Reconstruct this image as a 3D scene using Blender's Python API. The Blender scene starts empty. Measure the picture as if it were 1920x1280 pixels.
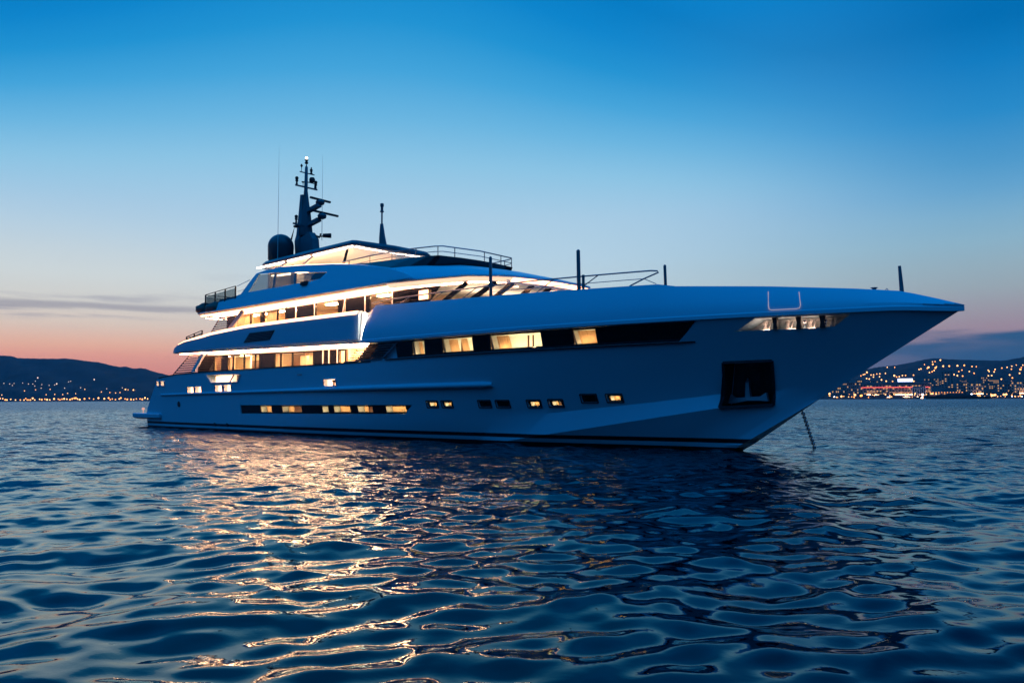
import bpy, bmesh, math, random
import numpy as np
from mathutils import Vector, Matrix

rnd = random.Random(7)
SC = bpy.context.scene
COL = SC.collection
PI = math.pi

# ------------------------------------------------------------------ camera
# world frame: x runs from the yacht's stern to her bow, y to port, z up, water at z = 0
CAM = Vector((62.66, -28.80, 2.0))
HEAD, PITCH, ROLL = math.radians(44.0), math.radians(4.075), math.radians(-0.195)
FOC = 1520.0                                   # focal length for a 1920 px wide frame
_R = Vector((math.cos(HEAD), math.sin(HEAD), 0))
_F = Vector((-math.sin(HEAD), math.cos(HEAD), 0))
_Z = Vector((0, 0, 1))
_f = _F*math.cos(PITCH) + _Z*math.sin(PITCH)
_u = -_F*math.sin(PITCH) + _Z*math.cos(PITCH)
_r = _R*math.cos(ROLL) + _u*math.sin(ROLL)
_u = _u*math.cos(ROLL) - _R*math.sin(ROLL)
cam_data = bpy.data.cameras.new('camera')
cam_data.sensor_width = 36.0
cam_data.lens = 36.0*FOC/1920.0
cam_data.clip_start = 0.1
cam_data.clip_end = 60000
cam = bpy.data.objects.new('camera', cam_data)
COL.objects.link(cam)
M = Matrix((_r, _u, -_f)).transposed().to_4x4()
M.translation = CAM
cam.matrix_world = M
SC.camera = cam

# ------------------------------------------------------------------ render / exposure
SC.render.engine = 'CYCLES'
SC.view_settings.view_transform = 'Standard'
SC.view_settings.look = 'None'
SC.view_settings.exposure = 0.0
SC.view_settings.gamma = 1.0
cy = SC.cycles
cy.use_denoising = True
cy.max_bounces = 6
cy.diffuse_bounces = 3
cy.glossy_bounces = 3
cy.transmission_bounces = 4
cy.transparent_max_bounces = 10
cy.caustics_reflective = False
cy.caustics_refractive = False
cy.sample_clamp_indirect = 14.0


def lin(c):
    return tuple((v/255/12.92 if v/255 <= 0.04045 else ((v/255+0.055)/1.055)**2.4) for v in c) + (1.0,)


# ------------------------------------------------------------------ sky
world = bpy.data.worlds.new('World')
SC.world = world
world.use_nodes = True
nt = world.node_tree
nt.nodes.clear()


class NT:
    def __init__(s, t): s.t = t
    def n(s, typ, **kw):
        nd = s.t.nodes.new(typ)
        for k, v in kw.items(): setattr(nd, k, v)
        return nd
    def l(s, a, b): s.t.links.new(a, b)
    def m(s, op, a, b=None, c=None):
        nd = s.n('ShaderNodeMath', operation=op)
        for i, v in enumerate((a, b, c)):
            if v is None: continue
            if isinstance(v, (int, float)): nd.inputs[i].default_value = v
            else: s.l(v, nd.inputs[i])
        return nd.outputs[0]
    def mr(s, v, a, b, c=0.0, d=1.0, smooth=True):
        nd = s.n('ShaderNodeMapRange', interpolation_type='SMOOTHSTEP' if smooth else 'LINEAR')
        s.l(v, nd.inputs[0])
        for i, x in enumerate((a, b, c, d)): nd.inputs[1+i].default_value = x
        return nd.outputs[0]
    def ramp(s, v, stops):
        nd = s.n('ShaderNodeValToRGB')
        e = nd.color_ramp.elements
        while len(e) < len(stops): e.new(0.5)
        for el, (p, c) in zip(e, stops): el.position = p; el.color = c
        s.l(v, nd.inputs[0])
        return nd.outputs[0]
    def mix(s, f, a, b, blend='MIX'):
        nd = s.n('ShaderNodeMix', data_type='RGBA', blend_type=blend)
        if isinstance(f, (int, float)): nd.inputs[0].default_value = f
        else: s.l(f, nd.inputs[0])
        for i, v in ((6, a), (7, b)):
            if isinstance(v, tuple): nd.inputs[i].default_value = v
            else: s.l(v, nd.inputs[i])
        return nd.outputs[2]


def stops(lst): return [(p, lin(c)) for p, c in lst]


W_ = NT(nt)
tc = W_.n('ShaderNodeTexCoord')
sep = W_.n('ShaderNodeSeparateXYZ'); W_.l(tc.outputs['Generated'], sep.inputs[0])
dx, dy, dz = sep.outputs
hor = W_.m('SQRT', W_.m('MAXIMUM', W_.m('ADD', W_.m('MULTIPLY', dx, dx), W_.m('MULTIPLY', dy, dy)), 1e-6))
SUN_AZ = HEAD + PI/2 + math.radians(27)        # the sun went down behind the hills to the left
sx, sy = math.cos(SUN_AZ), math.sin(SUN_AZ)
toward = W_.m('DIVIDE', W_.m('ADD', W_.m('MULTIPLY', dx, sx), W_.m('MULTIPLY', dy, sy)), hor)
side = W_.m('DIVIDE', W_.m('SUBTRACT', W_.m('MULTIPLY', dx, sy), W_.m('MULTIPLY', dy, sx)), hor)
up = W_.m('MAXIMUM', dz, 0.0)
skyA = W_.ramp(up, stops([(0, (185, 112, 112)), (.03, (234, 146, 126)), (.05, (246, 169, 144)), (.061, (245, 186, 158)), (.084, (229, 208, 192)), (.105, (219, 215, 207)),
                          (.139, (212, 221, 222)), (.193, (188, 212, 228)), (.246, (148, 193, 227)), (.295, (98, 169, 217)), (.345, (28, 135, 200)),
                          (.381, (0, 114, 185)), (.46, (0, 118, 192)), (.62, (0, 98, 180)), (1, (0, 82, 160))]))
MST = stops([(0, (180, 130, 132)), (.05, (214, 170, 158)), (.09, (203, 198, 198)), (.135, (194, 215, 225)), (.172, (185, 214, 232)), (.223, (172, 208, 232)),
                          (.283, (142, 199, 231)), (.33, (108, 184, 227)), (.38, (68, 166, 221)), (.43, (32, 148, 212)), (.48, (10, 134, 205)), (.54, (0, 122, 195)), (.62, (0, 128, 206)), (.75, (0, 140, 226)), (1, (0, 142, 236))])  # top stops, out of view, brightened to lift the water's reflections
skyM = W_.ramp(up, MST)
skyB = W_.ramp(up, stops([(0, (128, 112, 136)), (.05, (166, 140, 152)), (.075, (163, 143, 157)), (.095, (161, 158, 168)), (.117, (157, 172, 181)), (.139, (152, 178, 191)),
                          (.166, (142, 182, 203)), (.193, (126, 177, 208)), (.22, (101, 166, 209)), (.246, (80, 156, 206)), (.295, (40, 140, 203)), (.345, (14, 125, 194)),
                          (.381, (0, 111, 180)), (.46, (0, 108, 180)), (.62, (0, 96, 176)), (1, (0, 82, 160))]))
skyC1 = W_.ramp(up, stops([(0, (0, 34, 58)), (.08, (0, 42, 74)), (.25, (0, 60, 106)), (.5, (0, 104, 184)), (.75, (0, 142, 242)), (1, (0, 142, 242))]))
skyC2 = W_.ramp(up, stops([(0, (0, 16, 28)), (.08, (0, 22, 40)), (.25, (0, 42, 78)), (.5, (0, 98, 172)), (.75, (0, 142, 242)), (1, (0, 142, 242))]))
skyC = W_.mix(W_.m('MAXIMUM', W_.mr(toward, .3, -.5), W_.mr(side, -.2, .5)), skyC1, skyC2)
skyC = W_.mix(1.0, skyC, (1.32, 1.32, 1.32, 1), 'MULTIPLY')
az = W_.m('ARCTAN2', side, toward)
col = W_.mix(W_.mr(az, .0, .42), skyA, skyM)
col = W_.mix(W_.mr(az, .5, 1.03), col, skyB)
daz = W_.m('SUBTRACT', az, .31)
lift = W_.m('ADD', up, W_.m('MULTIPLY', W_.m('MULTIPLY', W_.m('MULTIPLY', daz, daz), 11.0), W_.m('POWER', up, 3.0)))
skyM2 = W_.ramp(lift, MST)
col = W_.mix(W_.m('MULTIPLY', W_.mr(up, .15, .25), W_.mr(az, 1.05, .5)), col, skyM2)
col = W_.mix(W_.m('MULTIPLY', W_.mr(az, -.55, -.14), W_.mr(az, 1.9, 1.15)), skyC, col)
# thin streaks of cloud low in the west and a blue bank over the town
cv = W_.n('ShaderNodeCombineXYZ')
W_.l(W_.m('MULTIPLY', az, 2.2), cv.inputs[0]); W_.l(W_.m('MULTIPLY', up, 26.0), cv.inputs[1])
ns = W_.n('ShaderNodeTexNoise'); ns.inputs['Scale'].default_value = 1.6; ns.inputs['Detail'].default_value = 5
ns.inputs['Roughness'].default_value = .55; ns.inputs['Distortion'].default_value = .4
W_.l(cv.outputs[0], ns.inputs['Vector'])
streak = W_.mr(ns.outputs['Fac'], .5, .68)
band = W_.m('MULTIPLY', W_.mr(up, .07, .1), W_.mr(up, .16, .115))
west = W_.m('MULTIPLY', band, W_.mr(az, .32, .02))
col = W_.mix(W_.m('MULTIPLY', W_.m('MULTIPLY', streak, west), .75), col, lin((150, 152, 170)))
# two drawn-out bars of cloud just left of the stern
edge = W_.m('ADD', up, W_.m('MULTIPLY', W_.m('SUBTRACT', ns.outputs['Fac'], .5), .02))
bar = W_.m('MULTIPLY', W_.mr(edge, .096, .101), W_.mr(edge, .11, .104))
bar = W_.m('MULTIPLY', bar, W_.mr(az, .2, .06))
col = W_.mix(W_.m('MULTIPLY', bar, .6), col, lin((140, 140, 158)))
ns2 = W_.n('ShaderNodeTexNoise'); ns2.inputs['Scale'].default_value = 2.6; ns2.inputs['Detail'].default_value = 6
cv2 = W_.n('ShaderNodeCombineXYZ')
W_.l(W_.m('MULTIPLY', az, 2.0), cv2.inputs[0]); W_.l(W_.m('MULTIPLY', up, 14.0), cv2.inputs[1])
W_.l(cv2.outputs[0], ns2.inputs['Vector'])
bank_top = W_.m('ADD', W_.m('ADD', .061, W_.m('MULTIPLY', W_.m('SUBTRACT', az, .85), .06)),
                W_.m('MULTIPLY', W_.m('SUBTRACT', ns2.outputs['Fac'], .5), .045))
bank = W_.mr(W_.m('SUBTRACT', bank_top, up), -.004, .009)
bank = W_.m('MULTIPLY', W_.m('MULTIPLY', bank, W_.mr(az, .55, .8)), W_.mr(ns2.outputs['Fac'], .3, .6, .72, 1.0))
col = W_.mix(W_.m('MULTIPLY', bank, .92), col, lin((0, 84, 128)))
# a physical dusk sky adds its last faint light
nish = W_.n('ShaderNodeTexSky', sky_type='NISHITA')
nish.sun_disc = False
nish.sun_elevation = math.radians(-3.0)
nish.sun_rotation = PI/2 - SUN_AZ
add = W_.n('ShaderNodeMix', data_type='RGBA', blend_type='ADD'); add.inputs[0].default_value = .01
W_.l(col, add.inputs[6]); W_.l(nish.outputs[0], add.inputs[7])
bg = W_.n('ShaderNodeBackground'); bg.inputs['Strength'].default_value = 1.0
W_.l(add.outputs[2], bg.inputs['Color'])
wo = W_.n('ShaderNodeOutputWorld'); W_.l(bg.outputs[0], wo.inputs['Surface'])

# the afterglow above the hills: one weak, wide, warm sun
sd = bpy.data.lights.new('sun', 'SUN'); sd.energy = 0.03; sd.angle = math.radians(25); sd.color = (1, .62, .45)
so = bpy.data.objects.new('sun', sd); COL.objects.link(so)
so.rotation_euler = Vector((-sx*math.cos(.12), -sy*math.cos(.12), -math.sin(.12))).to_track_quat('-Z', 'Y').to_euler()


# ------------------------------------------------------------------ materials
def principled(name, base, rough=.5, metal=0.0, spec=.5, coat=0.0):
    m = bpy.data.materials.new(name); m.use_nodes = True
    b = m.node_tree.nodes['Principled BSDF']
    b.inputs['Base Color'].default_value = tuple(base)+(1,)
    b.inputs['Roughness'].default_value = rough
    b.inputs['Metallic'].default_value = metal
    b.inputs['Specular IOR Level'].default_value = spec
    b.inputs['Coat Weight'].default_value = coat
    return m


def noisy(m, amount, scale, rough_amount=0.0, bump=0.0, stretch=(1, 1, 1)):
    """small procedural variation of colour, gloss and surface"""
    t = NT(m.node_tree); b = m.node_tree.nodes['Principled BSDF']
    base = tuple(b.inputs['Base Color'].default_value)
    tcn = t.n('ShaderNodeTexCoord'); mp = t.n('ShaderNodeMapping'); mp.inputs['Scale'].default_value = stretch
    t.l(tcn.outputs['Object'], mp.inputs[0])
    n = t.n('ShaderNodeTexNoise'); n.inputs['Scale'].default_value = scale; n.inputs['Detail'].default_value = 5
    t.l(mp.outputs[0], n.inputs['Vector'])
    lo = tuple(v*(1-amount) for v in base[:3])+(1,); hi = tuple(min(1, v*(1+amount)) for v in base[:3])+(1,)
    t.l(t.mix(n.outputs['Fac'], lo, hi), b.inputs['Base Color'])
    if rough_amount:
        r = b.inputs['Roughness'].default_value
        t.l(t.mr(n.outputs['Fac'], .3, .7, max(0, r-rough_amount), r+rough_amount), b.inputs['Roughness'])
    if bump:
        bp = t.n('ShaderNodeBump'); bp.inputs['Strength'].default_value = bump; bp.inputs['Distance'].default_value = .05
        t.l(n.outputs['Fac'], bp.inputs['Height']); t.l(bp.outputs[0], b.inputs['Normal'])
    return m


def emit(name, c, s):
    m = bpy.data.materials.new(name); m.use_nodes = True
    t = m.node_tree; t.nodes.clear()
    e = t.nodes.new('ShaderNodeEmission'); e.inputs[0].default_value = tuple(c)+(1,); e.inputs[1].default_value = s
    o = t.nodes.new('ShaderNodeOutputMaterial'); t.links.new(e.outputs[0], o.inputs[0])
    return m


def glass(name, tint, gl=.08):
    m = bpy.data.materials.new(name); m.use_nodes = True
    t = m.node_tree; t.nodes.clear()
    a = t.nodes.new('ShaderNodeBsdfTransparent'); a.inputs[0].default_value = tuple(tint)+(1,)
    g = t.nodes.new('ShaderNodeBsdfGlossy'); g.inputs['Roughness'].default_value = .03
    mx = t.nodes.new('ShaderNodeMixShader'); mx.inputs[0].default_value = gl
    t.links.new(a.outputs[0], mx.inputs[1]); t.links.new(g.outputs[0], mx.inputs[2])
    o = t.nodes.new('ShaderNodeOutputMaterial'); t.links.new(mx.outputs[0], o.inputs[0])
    return m


MAT = {}
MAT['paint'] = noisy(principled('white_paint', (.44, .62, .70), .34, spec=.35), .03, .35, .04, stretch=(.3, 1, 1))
MAT['paint_dark'] = noisy(principled('dark_paint', (.12, .10, .12), .3), .08, 1.5)
MAT['mast_paint'] = noisy(principled('mast_paint', (.14, .15, .17), .4), .08, 2)
MAT['black'] = principled('black_gloss', (.012, .013, .016), .12)
MAT['black_matt'] = principled('black_matt', (.012, .012, .014), .6)
MAT['darkglass'] = principled('dark_glass', (.008, .009, .011), .05)
MAT['glass'] = glass('clear_glass', (.93, .93, .92), .06)
MAT['tint'] = glass('tinted_glass', (.55, .6, .62), .12)
MAT['soffit'] = noisy(principled('white_soffit', (.8, .78, .75), .45), .02, .6)
MAT['cream'] = noisy(principled('cream_panel', (.62, .48, .31), .6), .06, 1.2)
MAT['curtain'] = noisy(principled('curtain_cloth', (.7, .56, .36), .9), .12, 9, stretch=(6, 6, .3))
MAT['wood'] = noisy(principled('dark_wood', (.10, .055, .035), .4), .3, 3, stretch=(1, 1, 6))
MAT['teak'] = noisy(principled('teak', (.28, .17, .09), .6), .2, 3, stretch=(.4, 8, 1))
MAT['chrome'] = principled('steel', (.75, .76, .78), .18, 1.0)
MAT['rail'] = principled('rail_steel', (.25, .26, .29), .3, .8)
MAT['cover'] = noisy(principled('brown_cover', (.16, .10, .08), .7), .25, 4, bump=.3)
MAT['radome'] = noisy(principled('radome', (.05, .055, .065), .3), .1, 2)
MAT['louvre'] = noisy(principled('louvre_paint', (.55, .5, .45), .5), .05, 2)
MAT['led'] = emit('led_light', (1.0, .42, .22), 50.0)
MAT['soft_glow'] = emit('warm_glow', (1.0, .44, .23), 5.5)  # shared by small lamps and the glowing bulwark cap
MAT['led_white'] = emit('white_led', (1.0, .76, .58), 14.0)
MAT['cabin'] = emit('cabin_lamp', (1.0, .50, .21), 18.0)
MAT['saloon_lamp'] = emit('saloon_lamp', (1.0, .54, .26), 80.0)
MAT['fill_panel'] = emit('fill_panel', (1.0, .66, .42), 6.0)
MAT['trim_glow'] = emit('trim_glow', (.8, .7, .95), .45)
MAT['fascia_light'] = emit('fascia_light', (1.0, .43, .22), 6.2)
MAT['fascia_dim'] = emit('fascia_dim', (1.0, .62, .42), 1.25)
MAT['fill_up'] = emit('fill_up', (1.0, .55, .28), 20.0)
MAT['bronze'] = noisy(principled('bronze_paint', (.16, .11, .09), .4), .08, 2)
MAT['stern_glow'] = emit('stern_glow', (1.0, .5, .4), .8)
MAT['opening_light'] = emit('opening_light', (1.0, .64, .48), 18.0)
MAT['nav'] = emit('masthead_lamp', (1.0, .95, .9), 10.0)
MAT['steel_anchor'] = noisy(principled('anchor_steel', (.34, .36, .38), .4, .6), .1, 3)

# hull paint with its boot top: bands at fixed heights above the waterline
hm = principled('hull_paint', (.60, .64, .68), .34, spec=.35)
t = NT(hm.node_tree); b = hm.node_tree.nodes['Principled BSDF']
tcn = t.n('ShaderNodeTexCoord'); sp = t.n('ShaderNodeSeparateXYZ'); t.l(tcn.outputs['Object'], sp.inputs[0])
nz = t.n('ShaderNodeTexNoise'); nz.inputs['Scale'].default_value = .25; nz.inputs['Detail'].default_value = 4
t.l(tcn.outputs['Object'], nz.inputs['Vector'])
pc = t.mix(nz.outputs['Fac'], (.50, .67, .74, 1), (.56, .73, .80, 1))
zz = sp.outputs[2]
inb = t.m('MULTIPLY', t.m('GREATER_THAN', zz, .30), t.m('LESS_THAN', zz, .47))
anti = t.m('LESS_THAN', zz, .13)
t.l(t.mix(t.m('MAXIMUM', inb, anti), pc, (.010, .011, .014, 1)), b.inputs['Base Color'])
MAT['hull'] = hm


# ------------------------------------------------------------------ mesh helpers
class MB:
    def __init__(s): s.v = []; s.f = []
    def add(s, vs, fs):
        o = len(s.v); s.v += [tuple(p) for p in vs]; s.f += [tuple(i+o for i in f) for f in fs]; return s
    def box(s, x0, x1, y0, y1, z0, z1):
        return s.add([(x0, y0, z0), (x1, y0, z0), (x1, y1, z0), (x0, y1, z0), (x0, y0, z1), (x1, y0, z1), (x1, y1, z1), (x0, y1, z1)],
                     [(0, 3, 2, 1), (4, 5, 6, 7), (0, 1, 5, 4), (1, 2, 6, 5), (2, 3, 7, 6), (3, 0, 4, 7)])
    def loft(s, rings, caps=True, closed=True):
        n = len(rings[0]); vs = [p for r in rings for p in r]; fs = []
        for i in range(len(rings)-1):
            for j in range(n if closed else n-1):
                k = (j+1) % n
                fs.append((i*n+j, i*n+k, (i+1)*n+k, (i+1)*n+j))
        if caps and closed:
            fs.append(tuple(range(n))[::-1]); fs.append(tuple((len(rings)-1)*n+j for j in range(n)))
        return s.add(vs, fs)
    def tube(s, path, r, n=8):
        path = [Vector(p) for p in path]; rings = []
        rr = r if isinstance(r, (list, tuple)) else [r]*len(path)
        for i, p in enumerate(path):
            d = (path[min(i+1, len(path)-1)]-path[max(i-1, 0)]).normalized()
            a = d.cross(Vector((0, 0, 1)))
            if a.length < 1e-3: a = d.cross(Vector((1, 0, 0)))
            a.normalize(); bb = d.cross(a).normalized()
            rings.append([p+a*math.cos(2*PI*k/n)*rr[i]+bb*math.sin(2*PI*k/n)*rr[i] for k in range(n)])
        return s.loft(rings)
    def lathe(s, c, prof, n=24):
        return s.loft([[(c[0]+r*math.cos(2*PI*k/n), c[1]+r*math.sin(2*PI*k/n), c[2]+z) for k in range(n)] for r, z in prof])
    def bar(s, a, b, w, h):
        """a square bar from a to b"""
        a = Vector(a); b = Vector(b); d = (b-a).normalized()
        p = d.cross(Vector((0, 0, 1)))
        if p.length < 1e-3: p = d.cross(Vector((0, 1, 0)))
        p.normalize(); q = p.cross(d).normalized()
        return s.loft([[e+p*w/2+q*h/2, e-p*w/2+q*h/2, e-p*w/2-q*h/2, e+p*w/2-q*h/2] for e in (a, b)])
    def plate(s, outer, holes, fn, off):
        """a plate with holes: 2-D outline mapped by fn, thickened by the vector off"""
        bm = bmesh.new()
        es = []
        for loop in [outer]+list(holes):
            vs = [bm.verts.new((p[0], p[1], 0)) for p in loop]
            es += [bm.edges.new((vs[i], vs[(i+1) % len(vs)])) for i in range(len(vs))]
        bmesh.ops.triangle_fill(bm, use_beauty=True, edges=es)
        bm.verts.index_update()
        v2 = [v.co.copy() for v in bm.verts]; fs = [tuple(v.index for v in f.verts) for f in bm.faces]
        bd = [tuple(v.index for v in e.verts) for e in bm.edges if len(e.link_faces) == 1]
        bm.free()
        A = [Vector(fn(p[0], p[1])) for p in v2]; o = Vector(off); B = [p+o for p in A]; n = len(A)
        s.add(A+B, fs+[tuple(i+n for i in f)[::-1] for f in fs]+[(a, b_, b_+n, a+n) for a, b_ in bd])
        return s
    def build(s, name, mat, parent=None, smooth=None, label=None):
        me = bpy.data.meshes.new(name)
        me.from_pydata(s.v, [], s.f)
        bm = bmesh.new(); bm.from_mesh(me)
        bmesh.ops.recalc_face_normals(bm, faces=bm.faces)
        bm.to_mesh(me); bm.free()
        if smooth: shade(me, smooth)
        me.materials.append(MAT[mat] if isinstance(mat, str) else mat)
        o = bpy.data.objects.new(name, me); COL.objects.link(o)
        if parent: o.parent = parent
        if label: o['label'] = label
        return o


def shade(me, ang):
    me.shade_smooth()
    me.set_sharp_from_angle(angle=math.radians(ang))


def thing(name, label, cat, group=None, loc=(0, 0, 0)):
    o = bpy.data.objects.new(name, None); COL.objects.link(o)
    o.location = loc; o['label'] = label; o['category'] = cat
    if group: o['group'] = group
    return o


def tag(o, label, cat, group=None):
    o['label'] = label; o['category'] = cat
    if group: o['group'] = group
    return o


def ip(x, tab):
    xs = [a for a, _ in tab]; ys = [b_ for _, b_ in tab]
    return float(np.interp(x, xs, ys))


def sst(a, b, x):
    q = min(1, max(0, (x-a)/(b-a))); return q*q*(3-2*q)


def frange(a, b, n): return [a+(b-a)*i/(n-1) for i in range(n)]


def bearing(px, dist, z=0.0):
    """a point at a distance from the viewpoint, on a compass bearing"""
    a = (px-960)/FOC
    p = CAM+(_F+_R*a).normalized()*dist
    return Vector((p.x, p.y, z))
# ------------------------------------------------------------------ the sea
def build_water():
    rng = np.random.default_rng(11)
    cx, cy_ = CAM.x, CAM.y
    half = math.radians(62)
    nth = 1050
    th = HEAD+PI/2+np.linspace(-half, half, nth)
    rl = [3.2]
    while rl[-1] < 260: rl.append(rl[-1]+min(.0044*rl[-1], .17))
    ra = np.array(rl); nr = len(ra); r_end = ra[-1]
    RR, TT = np.meshgrid(ra, th, indexing='ij')
    TH0 = HEAD+PI/2
    XX = cx+RR*np.cos(TT); YY = cy_+RR*np.sin(TT)
    ZZ = np.zeros_like(XX); DX = np.zeros_like(XX); DY = np.zeros_like(XX)
    grid = np.maximum(np.minimum(.0044*RR, .17), RR*(2*half/nth)*.6)
    miss = np.zeros_like(XX); tot = 0.0
    N = 120
    lam = np.exp(rng.uniform(math.log(.2), math.log(5.0), N))
    wind = HEAD+PI/2+math.radians(-165)
    for i in range(N):
        L = lam[i]; k = 2*PI/L
        a_ = wind+rng.normal(0, 1.0)
        kx, ky = k*math.cos(a_), k*math.sin(a_)
        w_ = math.exp(-(math.log(L/.60)/.55)**2)+.08+.50*math.exp(-(math.log(L/2.4)/.5)**2)
        sl = SLOPE*math.sqrt(2.0/N)*w_*1.35*rng.uniform(.6, 1.4)
        amp = sl/k
        fade = np.clip((L/grid-2.2)/3.0, 0, 1)
        ph = kx*XX+ky*YY+rng.uniform(0, 2*PI)
        c, s = np.cos(ph), np.sin(ph)
        full = fade
        if L < 1.2:      # ripples come in patches
            patch = .6+.6*np.sin(XX*.19+rng.uniform(0, 6)+.9*np.sin(YY*.13+i))*np.sin(YY*.17+rng.uniform(0, 6))
            fade = fade*patch
        miss += (sl*(1-full))**2*.5; tot += sl*sl*.5
        ZZ += amp*fade*c
        DX -= .4*amp*fade*math.cos(a_)*s; DY -= .4*amp*fade*math.sin(a_)*s
    rim = np.clip((r_end-RR)/70, 0, 1)*np.clip((RR-3.2)/.6, 0, 1)*np.clip((half-np.abs(TT-HEAD-PI/2))/math.radians(5), 0, 1)
    V = np.stack([XX+DX*rim, YY+DY*rim, ZZ*rim], -1).reshape(-1, 3)
    idx = np.arange(nr*nth).reshape(nr, nth)
    q = np.stack([idx[:-1, :-1], idx[1:, :-1], idx[1:, 1:], idx[:-1, 1:]], -1).reshape(-1, 4)
    verts = [V]; quads = [q]; off = nr*nth; NQ0 = len(q)
    # open sea out to the horizon
    th_o = th[::6]; th_o = np.append(th_o, th[-1]) if th_o[-1] != th[-1] else th_o
    def patch_(tha, rad):
        nonlocal off
        R2, T2 = np.meshgrid(rad, tha, indexing='ij')
        verts.append(np.stack([cx+R2*np.cos(T2), cy_+R2*np.sin(T2), np.zeros_like(R2)], -1).reshape(-1, 3))
        ii = np.arange(R2.size).reshape(R2.shape)+off; off += R2.size
        quads.append(np.stack([ii[:-1, :-1], ii[1:, :-1], ii[1:, 1:], ii[:-1, 1:]], -1).reshape(-1, 4))
    patch_(th, np.array([r_end, 320, 400, 520, 700, 1000, 1500, 2500, 4000, 6000.]))
    patch_(np.linspace(th[-1], th[0]+2*PI, 60), np.array([3.2, 8, 20, 50, 120, r_end, 1000, 3000, 6000.]))
    patch_(np.linspace(0, 2*PI, 90), np.array([.05, 1, 3.2]))
    V = np.concatenate(verts); Q = np.concatenate(quads)
    me = bpy.data.meshes.new('sea')
    me.vertices.add(len(V)); me.vertices.foreach_set('co', V.astype(np.float32).ravel())
    me.loops.add(Q.size); me.loops.foreach_set('vertex_index', Q.astype(np.int32).ravel())
    me.polygons.add(len(Q)); me.polygons.foreach_set('loop_start', np.arange(0, Q.size, 4, dtype=np.int32))
    me.update(calc_edges=True); me.shade_smooth()
    chop = np.ones(len(V), np.float32); chop[:nr*nth] = np.sqrt(np.clip(miss/tot*rim**2+(1-rim**2)*(RR > 100), 0, 1)).reshape(-1)
    me.attributes.new('chop', 'FLOAT', 'POINT').data.foreach_set('value', chop)
    m = bpy.data.materials.new('sea_water'); m.use_nodes = True; m.node_tree.nodes.clear()
    t = NT(m.node_tree)
    body = t.n('ShaderNodeBsdfDiffuse'); body.inputs['Color'].default_value = (.0, .002, .006, 1)
    shine = t.n('ShaderNodeBsdfGlossy', distribution='GGX'); shine.inputs['Color'].default_value = (.72, .94, 1.0, 1)
    fres = t.n('ShaderNodeFresnel'); fres.inputs['IOR'].default_value = 1.36
    mxs = t.n('ShaderNodeMixShader'); out_ = t.n('ShaderNodeOutputMaterial')
    t.l(fres.outputs[0], mxs.inputs[0]); t.l(body.outputs[0], mxs.inputs[1]); t.l(shine.outputs[0], mxs.inputs[2]); t.l(mxs.outputs[0], out_.inputs['Surface'])
    tcn = t.n('ShaderNodeTexCoord')
    at = t.n('ShaderNodeAttribute', attribute_name='chop'); ch = at.outputs['Fac']
    prev = None
    for sc, s0, s1, dist in ((.30, 0, .9, 1.3), (1.3, 0, 1.0, .42), (7.0, .16, .2, .012)):
        mp = t.n('ShaderNodeMapping'); mp.inputs['Rotation'].default_value = (0, 0, .6*sc); mp.inputs['Scale'].default_value = (1, 1.4, 1)
        t.l(tcn.outputs['Object'], mp.inputs[0])
        n = t.n('ShaderNodeTexNoise'); n.inputs['Scale'].default_value = sc; n.inputs['Detail'].default_value = 3; n.inputs['Roughness'].default_value = .45
        t.l(mp.outputs[0], n.inputs['Vector'])
        bp = t.n('ShaderNodeBump'); bp.inputs['Distance'].default_value = dist
        t.l(t.mr(ch, 0, 1, s0, s1, False), bp.inputs['Strength'])
        t.l(n.outputs['Fac'], bp.inputs['Height'])
        if prev: t.l(prev, bp.inputs['Normal'])
        prev = bp.outputs[0]
    t.l(t.mr(ch, 0, 1, .02, .26, False), shine.inputs['Roughness'])
    for nd in (shine, fres, body): t.l(prev, nd.inputs['Normal'])
    me.materials.append(m)
    o = bpy.data.objects.new('sea', me); COL.objects.link(o); o['kind'] = 'structure'
    return o


SLOPE = .22
build_water()

# ------------------------------------------------------------------ the yacht
Y = thing('motor_yacht', 'very large white motor yacht with lit decks lying at anchor, bow to the right', 'yacht')


def xs(z): return 47+1.655*z


def hullb(x, z):
    t_ = min(1, max(0, z/4.9))
    B = 3.75+.65*t_; x0 = 16+14*t_; n = 2.2+.2*t_
    q = max(x-x0, 0)/(xs(z)-x0)
    r = max(0.0, B*(1-q**n)) if q < 1 else 0.0
    if z < 0: r *= 1+.22*z
    if x < 7: r *= 1-.035*((7-x)/7)**2
    return r


def bk(x): return hullb(x, 4.9)


K1T = [(0, .15), (20, .2), (27, .42), (32.6, .75), (36.6, 1.13), (41, 1.55), (44, 1.84), (47, 2.18), (50.9, 2.36)]
K2T = [(0, -.35), (33, -.3), (36, -.02), (38.8, .42), (41.4, .8), (44, 1.2), (47, 1.66), (50.2, 1.95)]


def bulge(x): return .40*sst(32, 40, x)*(1-sst(46.5, 50.2, x))


def side(x, z):
    """half breadth of the finished hull at a height, with the chine"""
    k1, k2 = ip(x, K1T), ip(x, K2T)
    if z >= k1: return hullb(x, z)
    b2 = hullb(x, k2)+bulge(x)
    if z >= k2: return b2+(hullb(x, k1)-b2)*(z-k2)/max(1e-6, k1-k2)
    return b2+(hullb(x, -1.2)-b2)*(k2-z)/(k2+1.2)


ZTOP = [(0, 3.5), (3, 3.6), (6.3, 3.8), (12, 3.86), (28, 3.9), (60, 3.9)]


def stern_x(z): return max(0, z-1.15)*1.18


def X(u, z): return stern_x(z)+u*(xs(z)-stern_x(z))


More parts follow.
